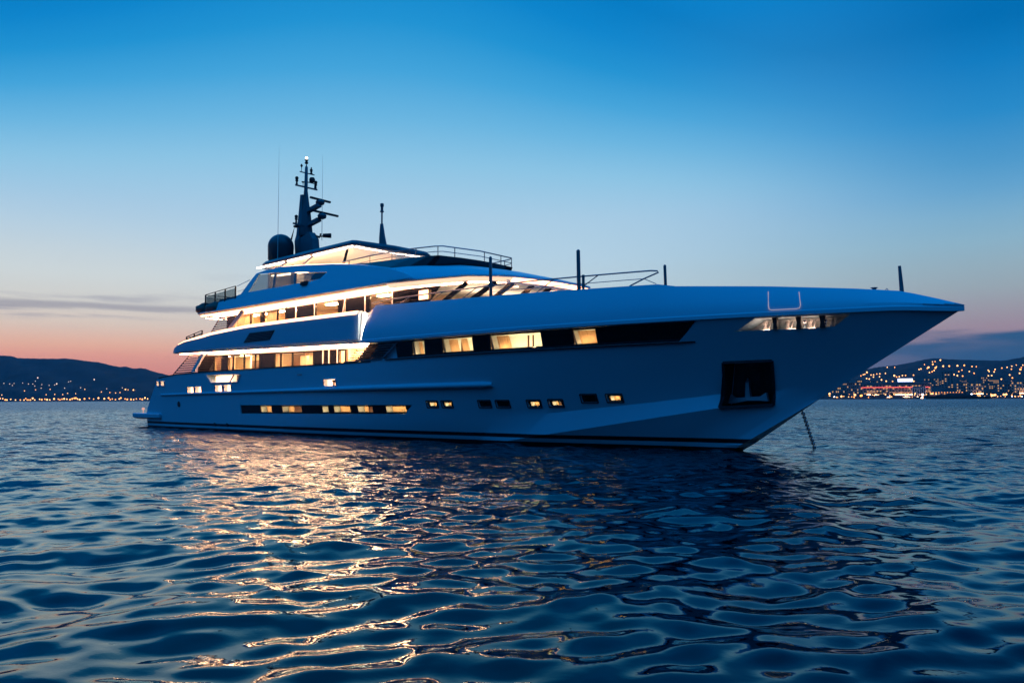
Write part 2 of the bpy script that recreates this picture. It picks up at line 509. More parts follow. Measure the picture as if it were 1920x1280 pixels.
def build_hull():
    NU = 150
    us = frange(0, 1, NU)
    j0 = min(range(NU), key=lambda i: abs(X(us[i], 4.4)-29.0))
    fr = [0, .12, .25, .38, .5, .62, .74, .86, 1]
    A = []
    for u in us:
        row = []
        for kind in ('keel', 'mid', 'k2', 'k1'):
            x = u*50
            for _ in range(12):
                k2 = ip(x, K2T)
                z = {'keel': -1.2, 'mid': (k2-1.2)/2, 'k2': k2, 'k1': ip(x, K1T)}[kind]
                x = X(u, z)
            bb = side(x, z)
            row.append((x, bb, z))
        z1 = row[-1][2]
        x = u*54
        for _ in range(8):
            zt = ip(x, ZTOP); x = X(u, zt)
        for f_ in fr[1:]:
            z = z1+(zt-z1)*f_; x = X(u, z); row.append((x, hullb(x, z), z))
        A.append([(x, max(b_, .015), z) for x, b_, z in row])
    n = len(A[0]); m = MB(); vs = []
    for row in A:
        vs += [(x, -b_, z) for x, b_, z in reversed(row)] + [(x, b_, z) for x, b_, z in row]
    R_ = 2*n; fs = []
    for i in range(NU-1):
        for j in range(R_-1):
            fs.append((i*R_+j, i*R_+j+1, (i+1)*R_+j+1, (i+1)*R_+j))
        if i < j0: fs.append((i*R_+R_-1, i*R_, (i+1)*R_, (i+1)*R_+R_-1))
    # forward topsides up to the knuckle
    zr = frange(3.9, 4.9, 6); o = len(vs)
    k = len(zr)
    up_ = {}
    for i in range(j0, NU):
        for q in range(1, k):
            x = X(us[i], zr[q]); bb = max(.015, hullb(x, zr[q]))
            up_[(i, q, 0)] = len(vs); vs.append((x, -bb, zr[q]))
            up_[(i, q, 1)] = len(vs); vs.append((x, bb, zr[q]))
        up_[(i, 0, 0)] = i*R_; up_[(i, 0, 1)] = i*R_+R_-1
    for i in range(j0, NU-1):
        for q in range(k-1):
            for s_ in (0, 1):
                fs.append((up_[(i, q, s_)], up_[(i+1, q, s_)], up_[(i+1, q+1, s_)], up_[(i, q+1, s_)]))
        fs.append((up_[(i, k-1, 0)], up_[(i+1, k-1, 0)], up_[(i+1, k-1, 1)], up_[(i, k-1, 1)]))
    fs.append(tuple(up_[(j0, q, 0)] for q in range(k))+tuple(up_[(j0, q, 1)] for q in reversed(range(k))))
    fs.append(tuple(range(R_)))
    l = NU-1
    fs.append(tuple(up_[(l, q, 0)] for q in reversed(range(k)))+tuple(l*R_+j for j in range(1, R_-1))+tuple(up_[(l, q, 1)] for q in range(k)))
    m.v = vs; m.f = fs
    return m


def strip_solid(pts, depth, out=1.2, fn=side, closed_ends=True):
    """cutter: sections (xb,zb,xt,zt) along the starboard side, going depth into it"""
    rings = []
    for xb, zb, xt, zt in pts:
        yb, yt = fn(xb, zb), fn(xt, zt)
        rings.append([(xb, -yb-out, zb), (xt, -yt-out, zt), (xt, -yt+depth, zt), (xb, -yb+depth, zb)])
    return MB().loft(rings)


def strip_face(pts, inset, fn=side, th=.02):
    rings = []
    for xb, zb, xt, zt in pts:
        yb, yt = fn(xb, zb)-inset, fn(xt, zt)-inset
        rings.append([(xb, -yb, zb), (xt, -yt, zt), (xt, -yt+th, zt), (xb, -yb+th, zb)])
    return MB().loft(rings)


def seg(x0, x1, z0, z1, sl0=0.0, sl1=None, n=2):
    """n sections of a window from x0 to x1, ends leaning by sl"""
    sl1 = sl0 if sl1 is None else sl1
    out = []
    for i in range(n):
        q = i/(n-1); sl = sl0+(sl1-sl0)*q; xb = x0+(x1-x0)*q
        out.append((xb, z0(xb) if callable(z0) else z0, xb+sl, z1(xb+sl) if callable(z1) else z1))
    return out


ZB = lambda x: ip(x, [(28, 4.0), (31, 4.03), (47, 4.16)])      # foot and head of the long window band
ZH = lambda x: ip(x, [(28, 4.84), (47, 4.86)])
band_pts = [(x, ZB(x), x, ZH(x)) for x in frange(27.5, 44.6, 24)] + [(45.3, ZB(45.3), 45.6, ZH(45.6)), (46.0, ZB(46), 46.9, ZH(46.9))]
lowstrip = [(14.95, 1.17, 14.95, 1.70)] + [(x, 1.17+.008*(x-15), x, 1.70+.003*(x-15)) for x in frange(16, 30, 16)] + [(30.8, 1.29, 31.5, 1.74)]
main_wins = [(32.2, 33.15), (34.3, 36.3), (37.25, 40.1), (41.55, 42.7)]
low_wins = [(17.28, 18.73, 'pale'), (19.77, 22.05, 'half'), (23.94, 24.67, 'olive'), (25.03, 26.63, 'pale'), (27.11, 28.46, 'half'), (29.37, 31.0, 'pale')]
ports = [(32.52, 33.22, 1.65, 1.91, 1), (33.5, 34.15, 1.65, 1.91, 1), (35.75, 36.43, 1.66, 1.93, 0), (36.75, 37.46, 1.66, 1.93, 0),
         (38.43, 39.1, 1.67, 1.94, 1), (39.52, 40.2, 1.69, 1.96, 2), (41.14, 41.84, 1.87, 2.17, 0), (42.3, 42.97, 1.89, 2.17, 1)]
bow_win = [(48.05, 4.42, 48.25, 4.47)]+[(x, 4.43, x+.42-.1*(x-48.5)/3, 4.84) for x in (48.5, 49.2, 49.9, 50.6)]+[(51.35, 4.45, 51.92, 4.84)]
pocket = [(46.91, 1.66, 47.35, 3.33), (47.5, 1.69, 47.9, 3.34), (48.1, 1.73, 48.5, 3.35), (48.74, 1.76, 49.06, 3.36)]


def rrect(x0, x1, z0, z1): return [(x0, z0, x0+.02, z1), ((x0+x1)/2, z0, (x0+x1)/2+.02, z1), (x1, z0, x1+.02, z1)]


leads = [(2.66, 3.12, 3.03, 3.42), (3.45, 4.05, 3.03, 3.42), (7.76, 8.75, 2.46, 2.95), (8.98, 9.9, 2.46, 2.96), (11.87, 12.85, 2.53, 3.0),
         (13.1, 14.05, 2.54, 3.02), (24.6, 25.75, 2.72, 3.14)]
cutout = [(11.4, 3.14, 10.75, 3.66), (13.2, 3.14, 13.1, 3.64), (15.0, 3.13, 15.5, 3.62)]


def boolean(obj, cutters):
    for i, c in enumerate(cutters):
        me = bpy.data.meshes.new('cutter'); me.from_pydata(c.v, [], c.f)
        bm = bmesh.new(); bm.from_mesh(me); bmesh.ops.recalc_face_normals(bm, faces=bm.faces); bm.to_mesh(me); bm.free()
        co = bpy.data.objects.new('cutter', me); COL.objects.link(co)
        md = obj.modifiers.new('cut', 'BOOLEAN'); md.operation = 'DIFFERENCE'; md.solver = 'EXACT'; md.object = co
        bpy.context.view_layer.update()
        dg = bpy.context.evaluated_depsgraph_get()
        new = bpy.data.meshes.new_from_object(obj.evaluated_get(dg))
        obj.modifiers.clear(); old = obj.data; obj.data = new; bpy.data.meshes.remove(old)
        bpy.data.objects.remove(co); bpy.data.meshes.remove(me)


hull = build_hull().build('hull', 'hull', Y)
cuts = []


def merge(lst):
    m = MB()
    for c in lst: m.add(c.v, c.f)
    return m


shallow = [strip_solid(band_pts, .30), strip_solid(lowstrip, .14), strip_solid(pocket, .85), strip_solid(bow_win, .9)]
shallow += [strip_solid(rrect(a, b_, c, d), .10) for a, b_, c, d, _ in ports]
shallow += [strip_solid(rrect(*q), .30) for q in leads]+[strip_solid(cutout, .7)]
cuts.append(merge(shallow))
deep = [strip_solid(seg(a+.02, b_-.02, lambda x: ZB(x)+.07, lambda x: ZH(x)-.03, .0, -.0, 3), 1.5, .35 if a < 43 else .3) for a, b_ in main_wins]
deep += [strip_solid(seg(a, b_, lambda x: 1.22+.008*(x-15), lambda x: 1.66+.003*(x-15), .0, n=3), .9) for a, b_, _ in low_wins]
deep += [strip_solid(rrect(a+.06, b_-.06, c+.03, d-.03), .6) for a, b_, c, d, lit in ports if lit]
cuts.append(merge(deep))
boolean(hull, cuts)
shade(hull.data, 20)

# --- the long window band: dark glass between the lit windows
edges = [27.6]
for a, b_ in main_wins: edges += [a, b_]
edges += [46.0]


def band_piece(x0, x1, last=False):
    pts = [(x, ZB(x)+.01, x, ZH(x)-.01) for x in frange(x0, x1, max(2, int((x1-x0)/.7)+2))]
    if last: pts = [p for p in pts if p[0] < 45.2]+[(45.4, ZB(45.4)+.01, 45.7, ZH(45.7)-.01), (45.95, ZB(45.9)+.01, 46.75, ZH(46.7)-.01)]
    return strip_face(pts, .13)


for i in range(0, len(edges), 2):
    band_piece(edges[i] if i else 31.0, edges[i+1], i == len(edges)-2).build('dark_glass_panel', 'darkglass', Y)


def ledge():
    rings = []
    for x in frange(30.2, 46.6, 30):
        z = ZB(x)-.035; b_ = side(x, z); w = .05*min(1, (46.75-x)/.5)
        rings.append([(x, -b_+.06, z-.035), (x, -b_-w, z-.03), (x, -b_-w, z+.02), (x, -b_+.06, z+.03)])
    return MB().loft(rings)


ledge().build('window_ledge', 'black', Y)

# --- lit windows in the hull: frame, clear pane, curtains and the room lamp behind


def cabin_window(x0, x1, z0, z1, depth, inset, curtains, lamp=True, lab=None, lean=0.0, wood=None, lampw=.12):
    xm = (x0+x1)/2
    z0f = z0 if callable(z0) else (lambda x: z0); z1f = z1 if callable(z1) else (lambda x: z1)
    fr_ = MB(); fw = .055
    o_, s_ = (.10, .10) if depth > 1.2 else (.06, .03) if depth > .7 else (.015, 0)
    A_ = [(x0-s_, z0f(x0)-o_), (x1+s_, z0f(x1)-o_), (x1+s_, z1f(x1)+o_*.5), (x0-s_, z1f(x0)+o_*.5)]; e_ = fw*.5
    B_ = [(x0+fw, z0f(x0)+e_), (x1-fw, z0f(x1)+e_), (x1-fw, z1f(x1)-e_), (x0+fw, z1f(x0)-e_)]
    zm_ = (z0f(xm)+z1f(xm))/2; sh = lambda u_, w_: u_+lean*(w_-zm_)
    fr_.plate(A_, [B_], lambda u_, w_: (sh(u_, w_), -side(sh(u_, w_), w_)+inset-.006, w_), (0, .05, 0))
    w = fr_.build('window', 'black', Y, label=lab)
    pts = [(x, z0f(x)+.005, x, z1f(x)-.005) for x in frange(x0+fw, x1-fw, 3)]
    strip_face(pts, inset+.02, th=.008).build('pane', 'glass', w)
    for a, b_ in curtains:                       # pleated cloth just inside the glass
        a2, b2 = x0+(x1-x0)*a, x0+(x1-x0)*b_
        n = max(6, int((b2-a2)/.035)); rings = []
        for i in range(n+1):
            x = a2+(b2-a2)*i/n; d = inset+min(.46, depth-.25)+.03*math.sin(i*1.7)+.015*math.sin(i*3.1)
            yb, yt = -side(x, z0f(x))+d, -side(x, z1f(x))+d
            rings.append([(x, yb, z0f(x)+.02), (x, yt, z1f(x)-.02), (x, yt+.01, z1f(x)-.02), (x, yb+.01, z0f(x)+.02)])
        MB().loft(rings).build('curtain', 'curtain', w, 50)
    if wood:
        for a, b_, dp in wood:
            a2, b2 = x0+(x1-x0)*a, x0+(x1-x0)*b_
            yy = -side(xm, z0f(xm))+inset+dp
            MB().box(a2, b2, yy, yy+.06, z0f(a2)+.01, z1f(a2)-.06).build('cabinet', 'wood', w)
    if lamp:
        yy = -side(xm, z0f(xm))+inset+.10
        MB().loft([[(x, yy, z0f(x)+.003), (x, yy+lampw, z0f(x)+.003), (x, yy+lampw, z0f(x)+.010), (x, yy, z0f(x)+.010)] for x in (x0+.08*(x1-x0), x1-.16*(x1-x0))]).build('cabin_lamp', 'cabin', w)
    if lamp and depth > 1.2:
        yy = -side(xm, z0f(xm))+inset+.75
        MB().box(x0+.1, x1-.1, yy, yy+.25, z0f(xm)+.003, z0f(xm)+.010).build('cabin_lamp', 'cabin', w)
    # cream lining of the room behind
    yb = -side(xm, z0f(xm))+depth-.03
    MB().box(x0+.03, x1-.03, yb, yb+.02, z0f(xm)+.005, z1f(xm)-.04).build('cabin_wall', 'cream', w)
    return w


zb2 = lambda x: ZB(x)+.09; zh2 = lambda x: ZH(x)-.05
cabin_window(*main_wins[0], zb2, zh2, 1.5, .13, [(.02, .3), (.74, .95)], lean=.16, wood=[(.35, .7, .8)])
cabin_window(*main_wins[1], zb2, zh2, 1.5, .13, [(.02, .3), (.42, .62), (.88, .97)], lean=.16, wood=[(.30, .42, .5), (.74, .84, .5)])
cabin_window(*main_wins[2], zb2, zh2, 1.5, .13, [(.02, .27)], lean=.16, wood=[(.60, .62, .35), (.70, .715, .35), (.9, .97, .5)])
cabin_window(*main_wins[3], zb2, zh2, 1.5, .13, [(.02, .3), (.3, .97)], lean=.16)
lz0 = lambda x: 1.24+.008*(x-15); lz1 = lambda x: 1.65+.003*(x-15)
for (a, b_, kind) in low_wins:
    cabin_window(a, b_, lz0, lz1, .9, .06, {'pale': [(.02, .98)], 'half': [(.02, .3)], 'olive': [(.02, .98)]}[kind],
                 wood=[(.32, .98, .4)] if kind == 'half' else None, lampw=.10)
# dark glass between the panes of the lower strip
e2 = [14.97]
for a, b_, _ in low_wins: e2 += [a, b_]
e2 += [31.15]
for i in range(0, len(e2), 2):
    x0, x1 = e2[i], e2[i+1]
    if x1-x0 < .05: continue
    pts = [(x, 1.175+.008*(x-15), x, 1.695+.003*(x-15)) for x in frange(x0, x1, max(2, int((x1-x0)/.5)+2))]
    if i == len(e2)-2: pts = [(31.0, 1.3, 31.0, 1.73), (30.95, 1.30, 31.45, 1.735)][1:] and [(31.0, 1.30, 31.0, 1.735), (31.02, 1.32, 31.4, 1.735)]
    strip_face(pts, .06).build('dark_glass_panel', 'darkglass', Y)
for a, b_, c, d, lit in ports:
    if lit:
        w = cabin_window(a+.05, b_-.05, c+.025, d-.025, .6, .05, [(.02, .98)] if lit == 1 else [(.02, .25)],
                         wood=[(.3, .75, .3)] if lit == 2 else None, lampw=.08)
    else:
        strip_face(rrect(a+.01, b_-.01, c+.01, d-.01), .06).build('dark_porthole', 'darkglass', Y)
    # dark rim proud of the plating
    rim = MB(); e = .03
    for (p, q) in (((a-e, c-e), (b_+e, c-e)), ((b_+e, c-e), (b_+e+.02, d+e)), ((b_+e+.02, d+e), (a-e+.02, d+e)), ((a-e+.02, d+e), (a-e, c-e))):
        rim.bar((p[0], -side(*p)-.004, p[1]), (q[0], -side(*q)-.004, q[1]), .03, .05)
    rim.build('porthole_rim', 'black_matt', Y)

# --- fairleads and the lit cut-out aft
for i, (a, b_, c, d) in enumerate(leads):
    fr_ = MB(); path = []
    rr = .09
    for cx_, cz_, s0 in ((b_-rr, d-rr, 0), (a+rr, d-rr, 90), (a+rr, c+rr, 180), (b_-rr, c+rr, 270)):
        for k in range(5):
            an = math.radians(s0+k*22.5); px_, pz_ = cx_+rr*math.cos(an), cz_+rr*math.sin(an)
            path.append((px_, -side(px_, pz_)-.015, pz_))
    path.append(path[0])
    o = fr_.tube(path, .035, 6).build('fairlead', 'chrome', Y, 50)
    xm = (a+b_)/2; yy = -side(xm, c)+.16
    MB().box(a+.06, b_-.06, yy, yy+.02, c+.05, d-.05).build('fairlead_lamp', 'soft_glow', o)
    if i == 6:
        MB().lathe((xm+.25, yy-.1, c+.02), [(.1, 0), (.05, .06), (.05, .2), (.11, .26), (.11, .30), (.02, .33)], 12).build('bollard', 'black_matt', o, 40)
co_ = MB()
for p, q in (((11.4, 3.14), (15.0, 3.13)), ((15.0, 3.13), (15.5, 3.62)), ((11.4, 3.14), (10.75, 3.66))):
    co_.bar((p[0], -side(*p)-.01, p[1]), (q[0], -side(*q)-.01, q[1]), .06, .06)
co_ = co_.build('bulwark_opening', 'paint', Y)
MB().box(11.3, 13.6, -3.82, -3.80, 3.18, 3.58).build('step_light', 'soft_glow', co_)
MB().bar((13.9, -4.15, 3.15), (14.3, -4.1, 3.6), .05, .08).build('strut', 'soffit', co_)
MB().box(14.05, 15.5, -3.75, -3.72, 3.16, 3.58).build('panel', 'cream', co_)
MB().lathe((0, 0, 0), [(.17, -.02), (.2, 0), (.17, .03), (.0, .03)], 20)
pp = MB().tube([(6.15, -side(6.15, 1.75)+.05, 1.75), (6.15, -side(6.15, 1.75)-.03, 1.75)], .2, 20).build('exhaust_port', 'black_matt', Y, 40)
for xq in (11.3, 13.0):
    MB().tube([(xq, -side(xq, .42)+.05, .42), (xq, -side(xq, .42)-.06, .42)], .11, 12).build('outlet', 'black_matt', Y, 40)
MB().box(22.0, 22.5, -side(22.2, 3.42)-.03, -side(22.2, 3.42)+.02, 3.40, 3.46).build('courtesy_light', 'chrome', Y)

# --- rub rail
rings = []
for x in frange(3.3, 36.9, 70):
    z = ip(x, [(3, 2.40), (24, 2.56), (37, 2.66)]); b_ = side(x, z); r_ = ip(x, [(3, .085), (20, .12), (30, .17), (36.5, .17), (36.9, .12)])
    rings.append([(x, -b_+.06-math.sin(PI*k/10)*(r_*1.05+.06), z-r_*math.cos(PI*k/10)) for k in range(11)])
MB().loft(rings).build('rub_rail', 'paint', Y, 40)

# --- cap rail of the open main deck
rings = []
for x in frange(3.1, 29.0, 50):
    z = ip(x, ZTOP)+.002; b_ = hullb(x, z)
    rings.append([(x, -b_-.03, z), (x, -b_-.03, z+.055), (x, -b_+.22, z+.055), (x, -b_+.22, z)])
MB().loft(rings).build('cap_rail', 'black', Y)

# --- swimming platform and stern
def plat(d, z):
    return [(2.9-d, -4.02+d, z), (-2.1+d, -3.97+d, z), (-2.62+d, -3.6+d, z), (-2.75+d, 0, z), (-2.62+d, 3.6-d, z), (-2.1+d, 3.97-d, z), (2.9-d, 4.02-d, z)]
sw = MB().loft([plat(.25, .62), plat(.02, .74), plat(0, .98), plat(.04, 1.05), plat(.3, 1.052)]).build('swim_platform', 'paint', Y)
MB().lathe((-1.75, -3.3, 1.05), [(.03, 0), (.03, .22), (.10, .24), (.12, .32), (.07, .40), (0, .42)], 14).build('stern_lamp', 'stern_glow', sw, 40)

# --- upper-deck bulwark: the long blade over the main deck
ZBU = [(5.0, 5.33), (12, 5.2), (18.7, 5.08), (28.2, 4.93)]
ZTU = [(5.0, 5.44), (5.6, 5.72), (6.1, 5.90), (7.2, 6.12), (8.5, 6.27), (11.3, 6.50), (15.8, 6.67), (21, 6.67), (27.9, 6.63)]
BU = [(5.0, 4.0), (5.5, 4.16), (7, 4.22), (28, 4.24)]
rings = []
for x in [5.0, 5.3, 5.6, 6.1, 6.6]+frange(7.2, 27.3, 40)+[27.6, 27.75]:
    zb_, zt_, b_ = ip(x, ZBU), ip(x, ZTU), ip(x, BU)
    if x > 27.5: b_ -= (x-27.5)*.35
    c = .18*sst(5.4, 10, x)+.02; fl = zb_+min(.35, .4*(zt_-zb_)); zo = zt_-c
    half = [(b_-.10, zb_), (b_, zb_+.02+.1*(zt_-zb_)), (b_+.0, zo), (b_-c*.9, zt_), (b_-c*.9-.1, zt_), (b_-c*.9-.12, fl)]
    rings.append([(x, -p, q) for p, q in half]+[(x, p, q) for p, q in reversed(half)])
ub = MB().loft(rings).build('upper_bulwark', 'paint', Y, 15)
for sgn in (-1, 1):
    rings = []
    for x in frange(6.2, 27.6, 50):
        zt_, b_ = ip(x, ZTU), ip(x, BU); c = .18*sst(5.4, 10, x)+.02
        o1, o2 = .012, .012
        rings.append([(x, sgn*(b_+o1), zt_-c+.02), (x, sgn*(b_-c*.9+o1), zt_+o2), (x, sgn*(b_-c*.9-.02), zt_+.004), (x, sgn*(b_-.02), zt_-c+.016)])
    MB().loft(rings).build('cap_glow', 'soft_glow', ub)  # cap chamfer glows by itself, in place of deck light falling on it
# air grille in the blade
gr = MB().plate([(15.75, 5.55), (18.95, 5.57), (19.5, 6.12), (16.5, 6.12)], [], lambda x, z: (x, -4.245, z), (0, -.006, 0)).build('air_grille', 'black_matt', ub)
g2 = MB()
for k in range(6):
    z = 5.60+.09*k; sh = (z-5.55)*1.25
    g2.box(15.85+sh, 18.9+(z-5.55)*.9, -4.285, -4.25, z, z+.035)
g2.build('grille_slats', 'paint_dark', gr)
# soffit and light strips under the blade
sf = MB(); rings = []
for x in frange(5.6, 28.6, 50):
    zb_, b_ = ip(x, ZBU), ip(x, BU)
    rings.append([(x, -b_+.16, zb_-.03), (x, b_-.16, zb_-.03), (x, b_-.16, zb_+.01), (x, -b_+.16, zb_+.01)])
so_ = sf.loft(rings).build('main_deck_soffit', 'soffit', Y)


def led_line(pts, name, par, w=.10, h=.035, mat='led'):
    rings = []
    for x, y, z in pts:
        rings.append([(x, y-w/2, z-h), (x, y+w/2, z-h), (x, y+w/2, z), (x, y-w/2, z)])
    return MB().loft(rings).build(name, mat, par)


led_line([(x, -ip(x, BU)+.32, ip(x, ZBU)-.031) for x in frange(9.6, 28.2, 20)], 'light_strip', so_, .30)
led_line([(x, -ip(x, BU)+.40, ip(x, ZBU)-.031) for x in frange(5.9, 7.7, 4)], 'light_strip', so_, .30)
led_line([(x, -ip(x, BU)+.40, ip(x, ZBU)-.031) for x in frange(8.0, 9.3, 4)], 'light_strip', so_, .30)
led_line([(x, ip(x, BU)-.32, ip(x, ZBU)-.031) for x in frange(6, 28.2, 20)], 'light_strip', so_, .12)
for k in range(7):
    x = 7.5+k*1.1
    MB().lathe((x, -1.5, ip(x, ZBU)-.06), [(.0, 0), (.12, 0), (.14, .03), (0, .03)], 12).build('downlight', 'led', so_)

# --- forward bulwark, the widest line of the ship, from amidships to the stem
ZF = [(28.4, 6.40), (28.95, 6.80), (31, 6.74), (34.4, 6.63), (39.5, 6.52), (42.4, 6.45), (45.2, 6.39), (45.9, 6.26), (46.95, 6.18), (49.2, 6.01), (51.9, 5.75), (53.3, 5.58), (54.2, 5.30), (55.1, 4.99)]


def bulb(x, z):
    """half breadth of the forward bulwark"""
    b_ = bk(x)+.05; zk = 4.89; zt_ = ip(x, ZF); bt = max(b_-.50, b_*.06)
    if z < zk+.17: return b_
    q = (z-zk-.17)/max(1e-6, zt_-zk-.17)
    return b_+(bt-b_)*q+.05*math.sin(PI*min(1, q))*min(1, b_)


xf = [28.4, 28.65, 28.95]+frange(29.6, 45.0, 44)+[45.2, 45.5, 45.9]+frange(46.5, 53.2, 22)+[53.6, 54.0, 54.3, 54.6, 54.85, 55.0, 55.1]
rings = []
for x in xf:
    b_ = max(bk(x)+.05, .03); zk = 4.89-.1*sst(53, 55.1, x); zt_ = max(ip(x, ZF), zk+.16)
    if x > 55.05: b_ = .03
    zz_ = [zk, zk+.13, zk+.17]+[zk+.17+(zt_-zk-.17)*q for q in (.2, .45, .7, .88, .96)]
    half = [(min(b_, bulb(x, z)) if z < zk+.14 else bulb(x, z), z) for z in zz_]
    half[0] = (b_, zk); half[1] = (b_, zk+.13); half[2] = (max(.01, b_-.035), zk+.17)
    bt = max(b_-.5, b_*.06)
    half.append((bt, zt_)); bi = max(bt-.16, bt*.45); half.append((bi, zt_))
    half.append((bi*.99, zt_-.5*sst(53.6, 52, x)-.01))
    rings.append([(x, -p, q) for p, q in half]+[(x, p, q) for p, q in reversed(half)])
fb = MB().loft(rings).build('forward_bulwark', 'paint', Y, 17)
# lit slot where the two bulwarks pass each other
MB().loft([[(28.10, -4.22, 5.06), (28.22, -4.22, 5.06), (28.22, -4.12, 5.06), (28.10, -4.12, 5.06)],
           [(28.10, -4.10, 6.50), (28.22, -4.10, 6.50), (28.22, -4.0, 6.50), (28.10, -4.0, 6.50)]]).build('light_strip', 'led_white', fb)
MB().loft([[(27.8, -4.12, 4.95), (28.42, -4.26, 4.95), (28.42, -3.9, 4.95), (27.8, -3.9, 4.95)],
           [(27.8, -3.98, 6.55), (28.42, -4.0, 6.45), (28.42, -3.7, 6.45), (27.8, -3.7, 6.55)]]).build('slot_lining', 'soffit', fb)
MB().tube([(28.45, -4.05, 6.45), (28.98, -3.92, 6.83), (29.6, -3.9, 6.83)], .02, 6).build('edge_trim', 'chrome', fb)
# boarding hatch outlined in metal trim, its lit look put in as emission
hp = []
for x, z in ((49.28, 5.80), (49.40, 5.24), (49.44, 5.13), (49.52, 5.10), (50.32, 5.10), (50.41, 5.12), (50.43, 5.22), (50.28, 5.72)):
    hp.append((x, -bulb(x, z)-.012, z))
MB().tube(hp, .013, 6).build('hatch_outline', 'trim_glow', fb, 60)

# --- louvres
def slats(name, mat, quad, n, y, par, w=.10, th=.035, slope=0.0):
    """n slats between the slanted ends of quad (x0b,x1b,zb,x0t,x1t,zt)"""
    x0b, x1b, zb_, x0t, x1t, zt_ = quad; m = MB()
    for k in range(n):
        q = (k+.5)/n; z = zb_+(zt_-zb_)*q; a = x0b+(x0t-x0b)*q; c = x1b+(x1t-x1b)*q
        m.loft([[(a, y, z-th), (a, y+w, z+slope-th), (a, y+w, z+slope), (a, y, z)], [(c, y, z-th), (c, y+w, z+slope-th), (c, y+w, z+slope), (c, y, z)]])
    return m.build(name, mat, par)


lv = MB().bar((8.15, -3.95, 3.90), (9.8, -3.95, 5.2), .14, .30).build('aft_louvre', 'soffit', Y)
slats('slats', 'bronze', (5.15, 7.9, 3.9, 7.55, 9.5, 5.12), 8, -3.98, lv, .16, .065, .03)
MB().bar((5.0, -3.93, 3.86), (7.5, -3.93, 5.1), .05, .05).build('slat_edge', 'paint_dark', lv)
lv = MB().bar((13.15, -3.92, 6.5), (15.05, -3.92, 7.66), .12, .30).build('aft_louvre', 'louvre', Y)
slats('slats', 'bronze', (10.7, 13.0, 6.54, 12.2, 14.75, 7.62), 8, -3.95, lv, .16, .07, .03)
MB().bar((10.6, -3.9, 6.5), (12.1, -3.9, 7.62), .05, .05).build('slat_edge', 'louvre', lv)
lv = MB().bar((29.85, -4.22, 4.0), (31.25, -4.26, 4.86), .05, .10).build('side_louvre', 'paint_dark', Y)
slats('slats', 'black', (26.85, 29.8, 4.02, 28.2, 31.1, 4.86), 7, -4.24, lv, .14, .04, .03)
MB().loft([[(27.2, -3.95, 3.98), (29.9, -3.95, 3.98), (29.9, -3.9, 3.98), (27.2, -3.9, 3.98)], [(28.45, -3.95, 4.87), (31.2, -3.95, 4.87), (31.2, -3.9, 4.87), (28.45, -3.9, 4.87)]]).build('louvre_back', 'black_matt', lv)
MB().loft([[(26.7, -4.32, 3.955), (26.7, -4.0, 3.955), (26.7, -4.0, 4.0), (26.7, -4.32, 4.0)], [(30.0, -4.32, 4.0), (30.0, -4.0, 4.0), (30.0, -4.0, 4.05), (30.0, -4.32, 4.05)]]).build('sill', 'paint_dark', lv)

# --- glazing of the main and the upper deck
def deck_glazing(deckname, y, z0, z1, panes, zrot=0.0):
    """panes: (x0, x1, kind). kinds: dark, clear, curtain, blind"""
    for x0, x1, kind in panes:
        if kind == 'dark':
            MB().box(x0, x1-.02, y, y+.03, z0(x0), z1(x0)).build('dark_glass_panel', 'darkglass', Y); continue
        fr_ = MB()
        fr_.plate([(x0, z0(x0)), (x1, z0(x1)), (x1, z1(x1)), (x0, z1(x0))], [[(x0+.05, z0(x0)+.05), (x1-.05, z0(x1)+.05), (x1-.05, z1(x1)-.10), (x0+.05, z1(x0)-.10)]], lambda u_, w_: (u_, y-.02, w_), (0, .08, 0))
        w = fr_.build('window', 'black', Y)
        MB().box(x0+.05, x1-.05, y+.01, y+.02, z0(x0), z1(x0)-.1).build('pane', 'glass', w)
        if kind in ('curtain', 'blind'):
            n = max(8, int((x1-x0)/.05)); rings = []
            for i in range(n+1):
                x = x0+.06+(x1-x0-.12)*i/n; d = .18+.035*math.sin(i*1.6)+.015*math.sin(i*2.9)
                rings.append([(x, y+d, z0(x)), (x, y+d, z1(x)-.1), (x, y+d+.012, z1(x)-.1), (x, y+d+.012, z0(x))])
            MB().loft(rings).build('curtain', 'curtain', w, 50)
        if kind == 'blind':
            m = MB()
            for k in range(14):
                z = z0(x0)+.25+k*.13; m.box(x0+.08, x1-.08, y+.08, y+.12, z, z+.03)
            m.build('blind_slats', 'wood', w)


mz0 = lambda x: 2.95; mz1 = lambda x: ip(x, ZBU)-.20
deck_glazing('main', -3.35, mz0, mz1, [
    (7.6, 8.45, 'dark'), (8.45, 9.9, 'dark'), (9.95, 11.1, 'blind'), (11.16, 11.85, 'dark'), (11.9, 12.7, 'curtain'), (12.7, 14.15, 'clear'),
    (14.2, 15.6, 'clear'), (15.6, 16.15, 'clear'), (16.2, 17.9, 'dark'), (17.95, 18.67, 'curtain'), (18.67, 20.0, 'clear'), (20.0, 22.3, 'clear'),
    (22.35, 23.25, 'dark'), (23.32, 23.85, 'dark'), (23.92, 24.68, 'dark'), (24.75, 25.45, 'clear')])
uz0 = lambda x: 5.6; uz1 = lambda x: 7.60
deck_glazing('upper', -3.35, uz0, uz1, [
    (11.7, 12.6, 'dark'), (12.67, 14.9, 'curtain'), (14.9, 16.2, 'clear'), (16.25, 16.58, 'dark'), (16.6, 18.2, 'curtain'), (18.2, 19.16, 'clear'),
    (19.26, 20.28, 'dark'), (20.38, 22.3, 'dark'), (22.4, 24.75, 'clear'), (24.8, 25.3, 'dark'), (25.4, 27.2, 'dark'), (27.25, 27.6, 'dark'), (27.62, 29.55, 'clear'),
    (29.6, 31.0, 'dark')])
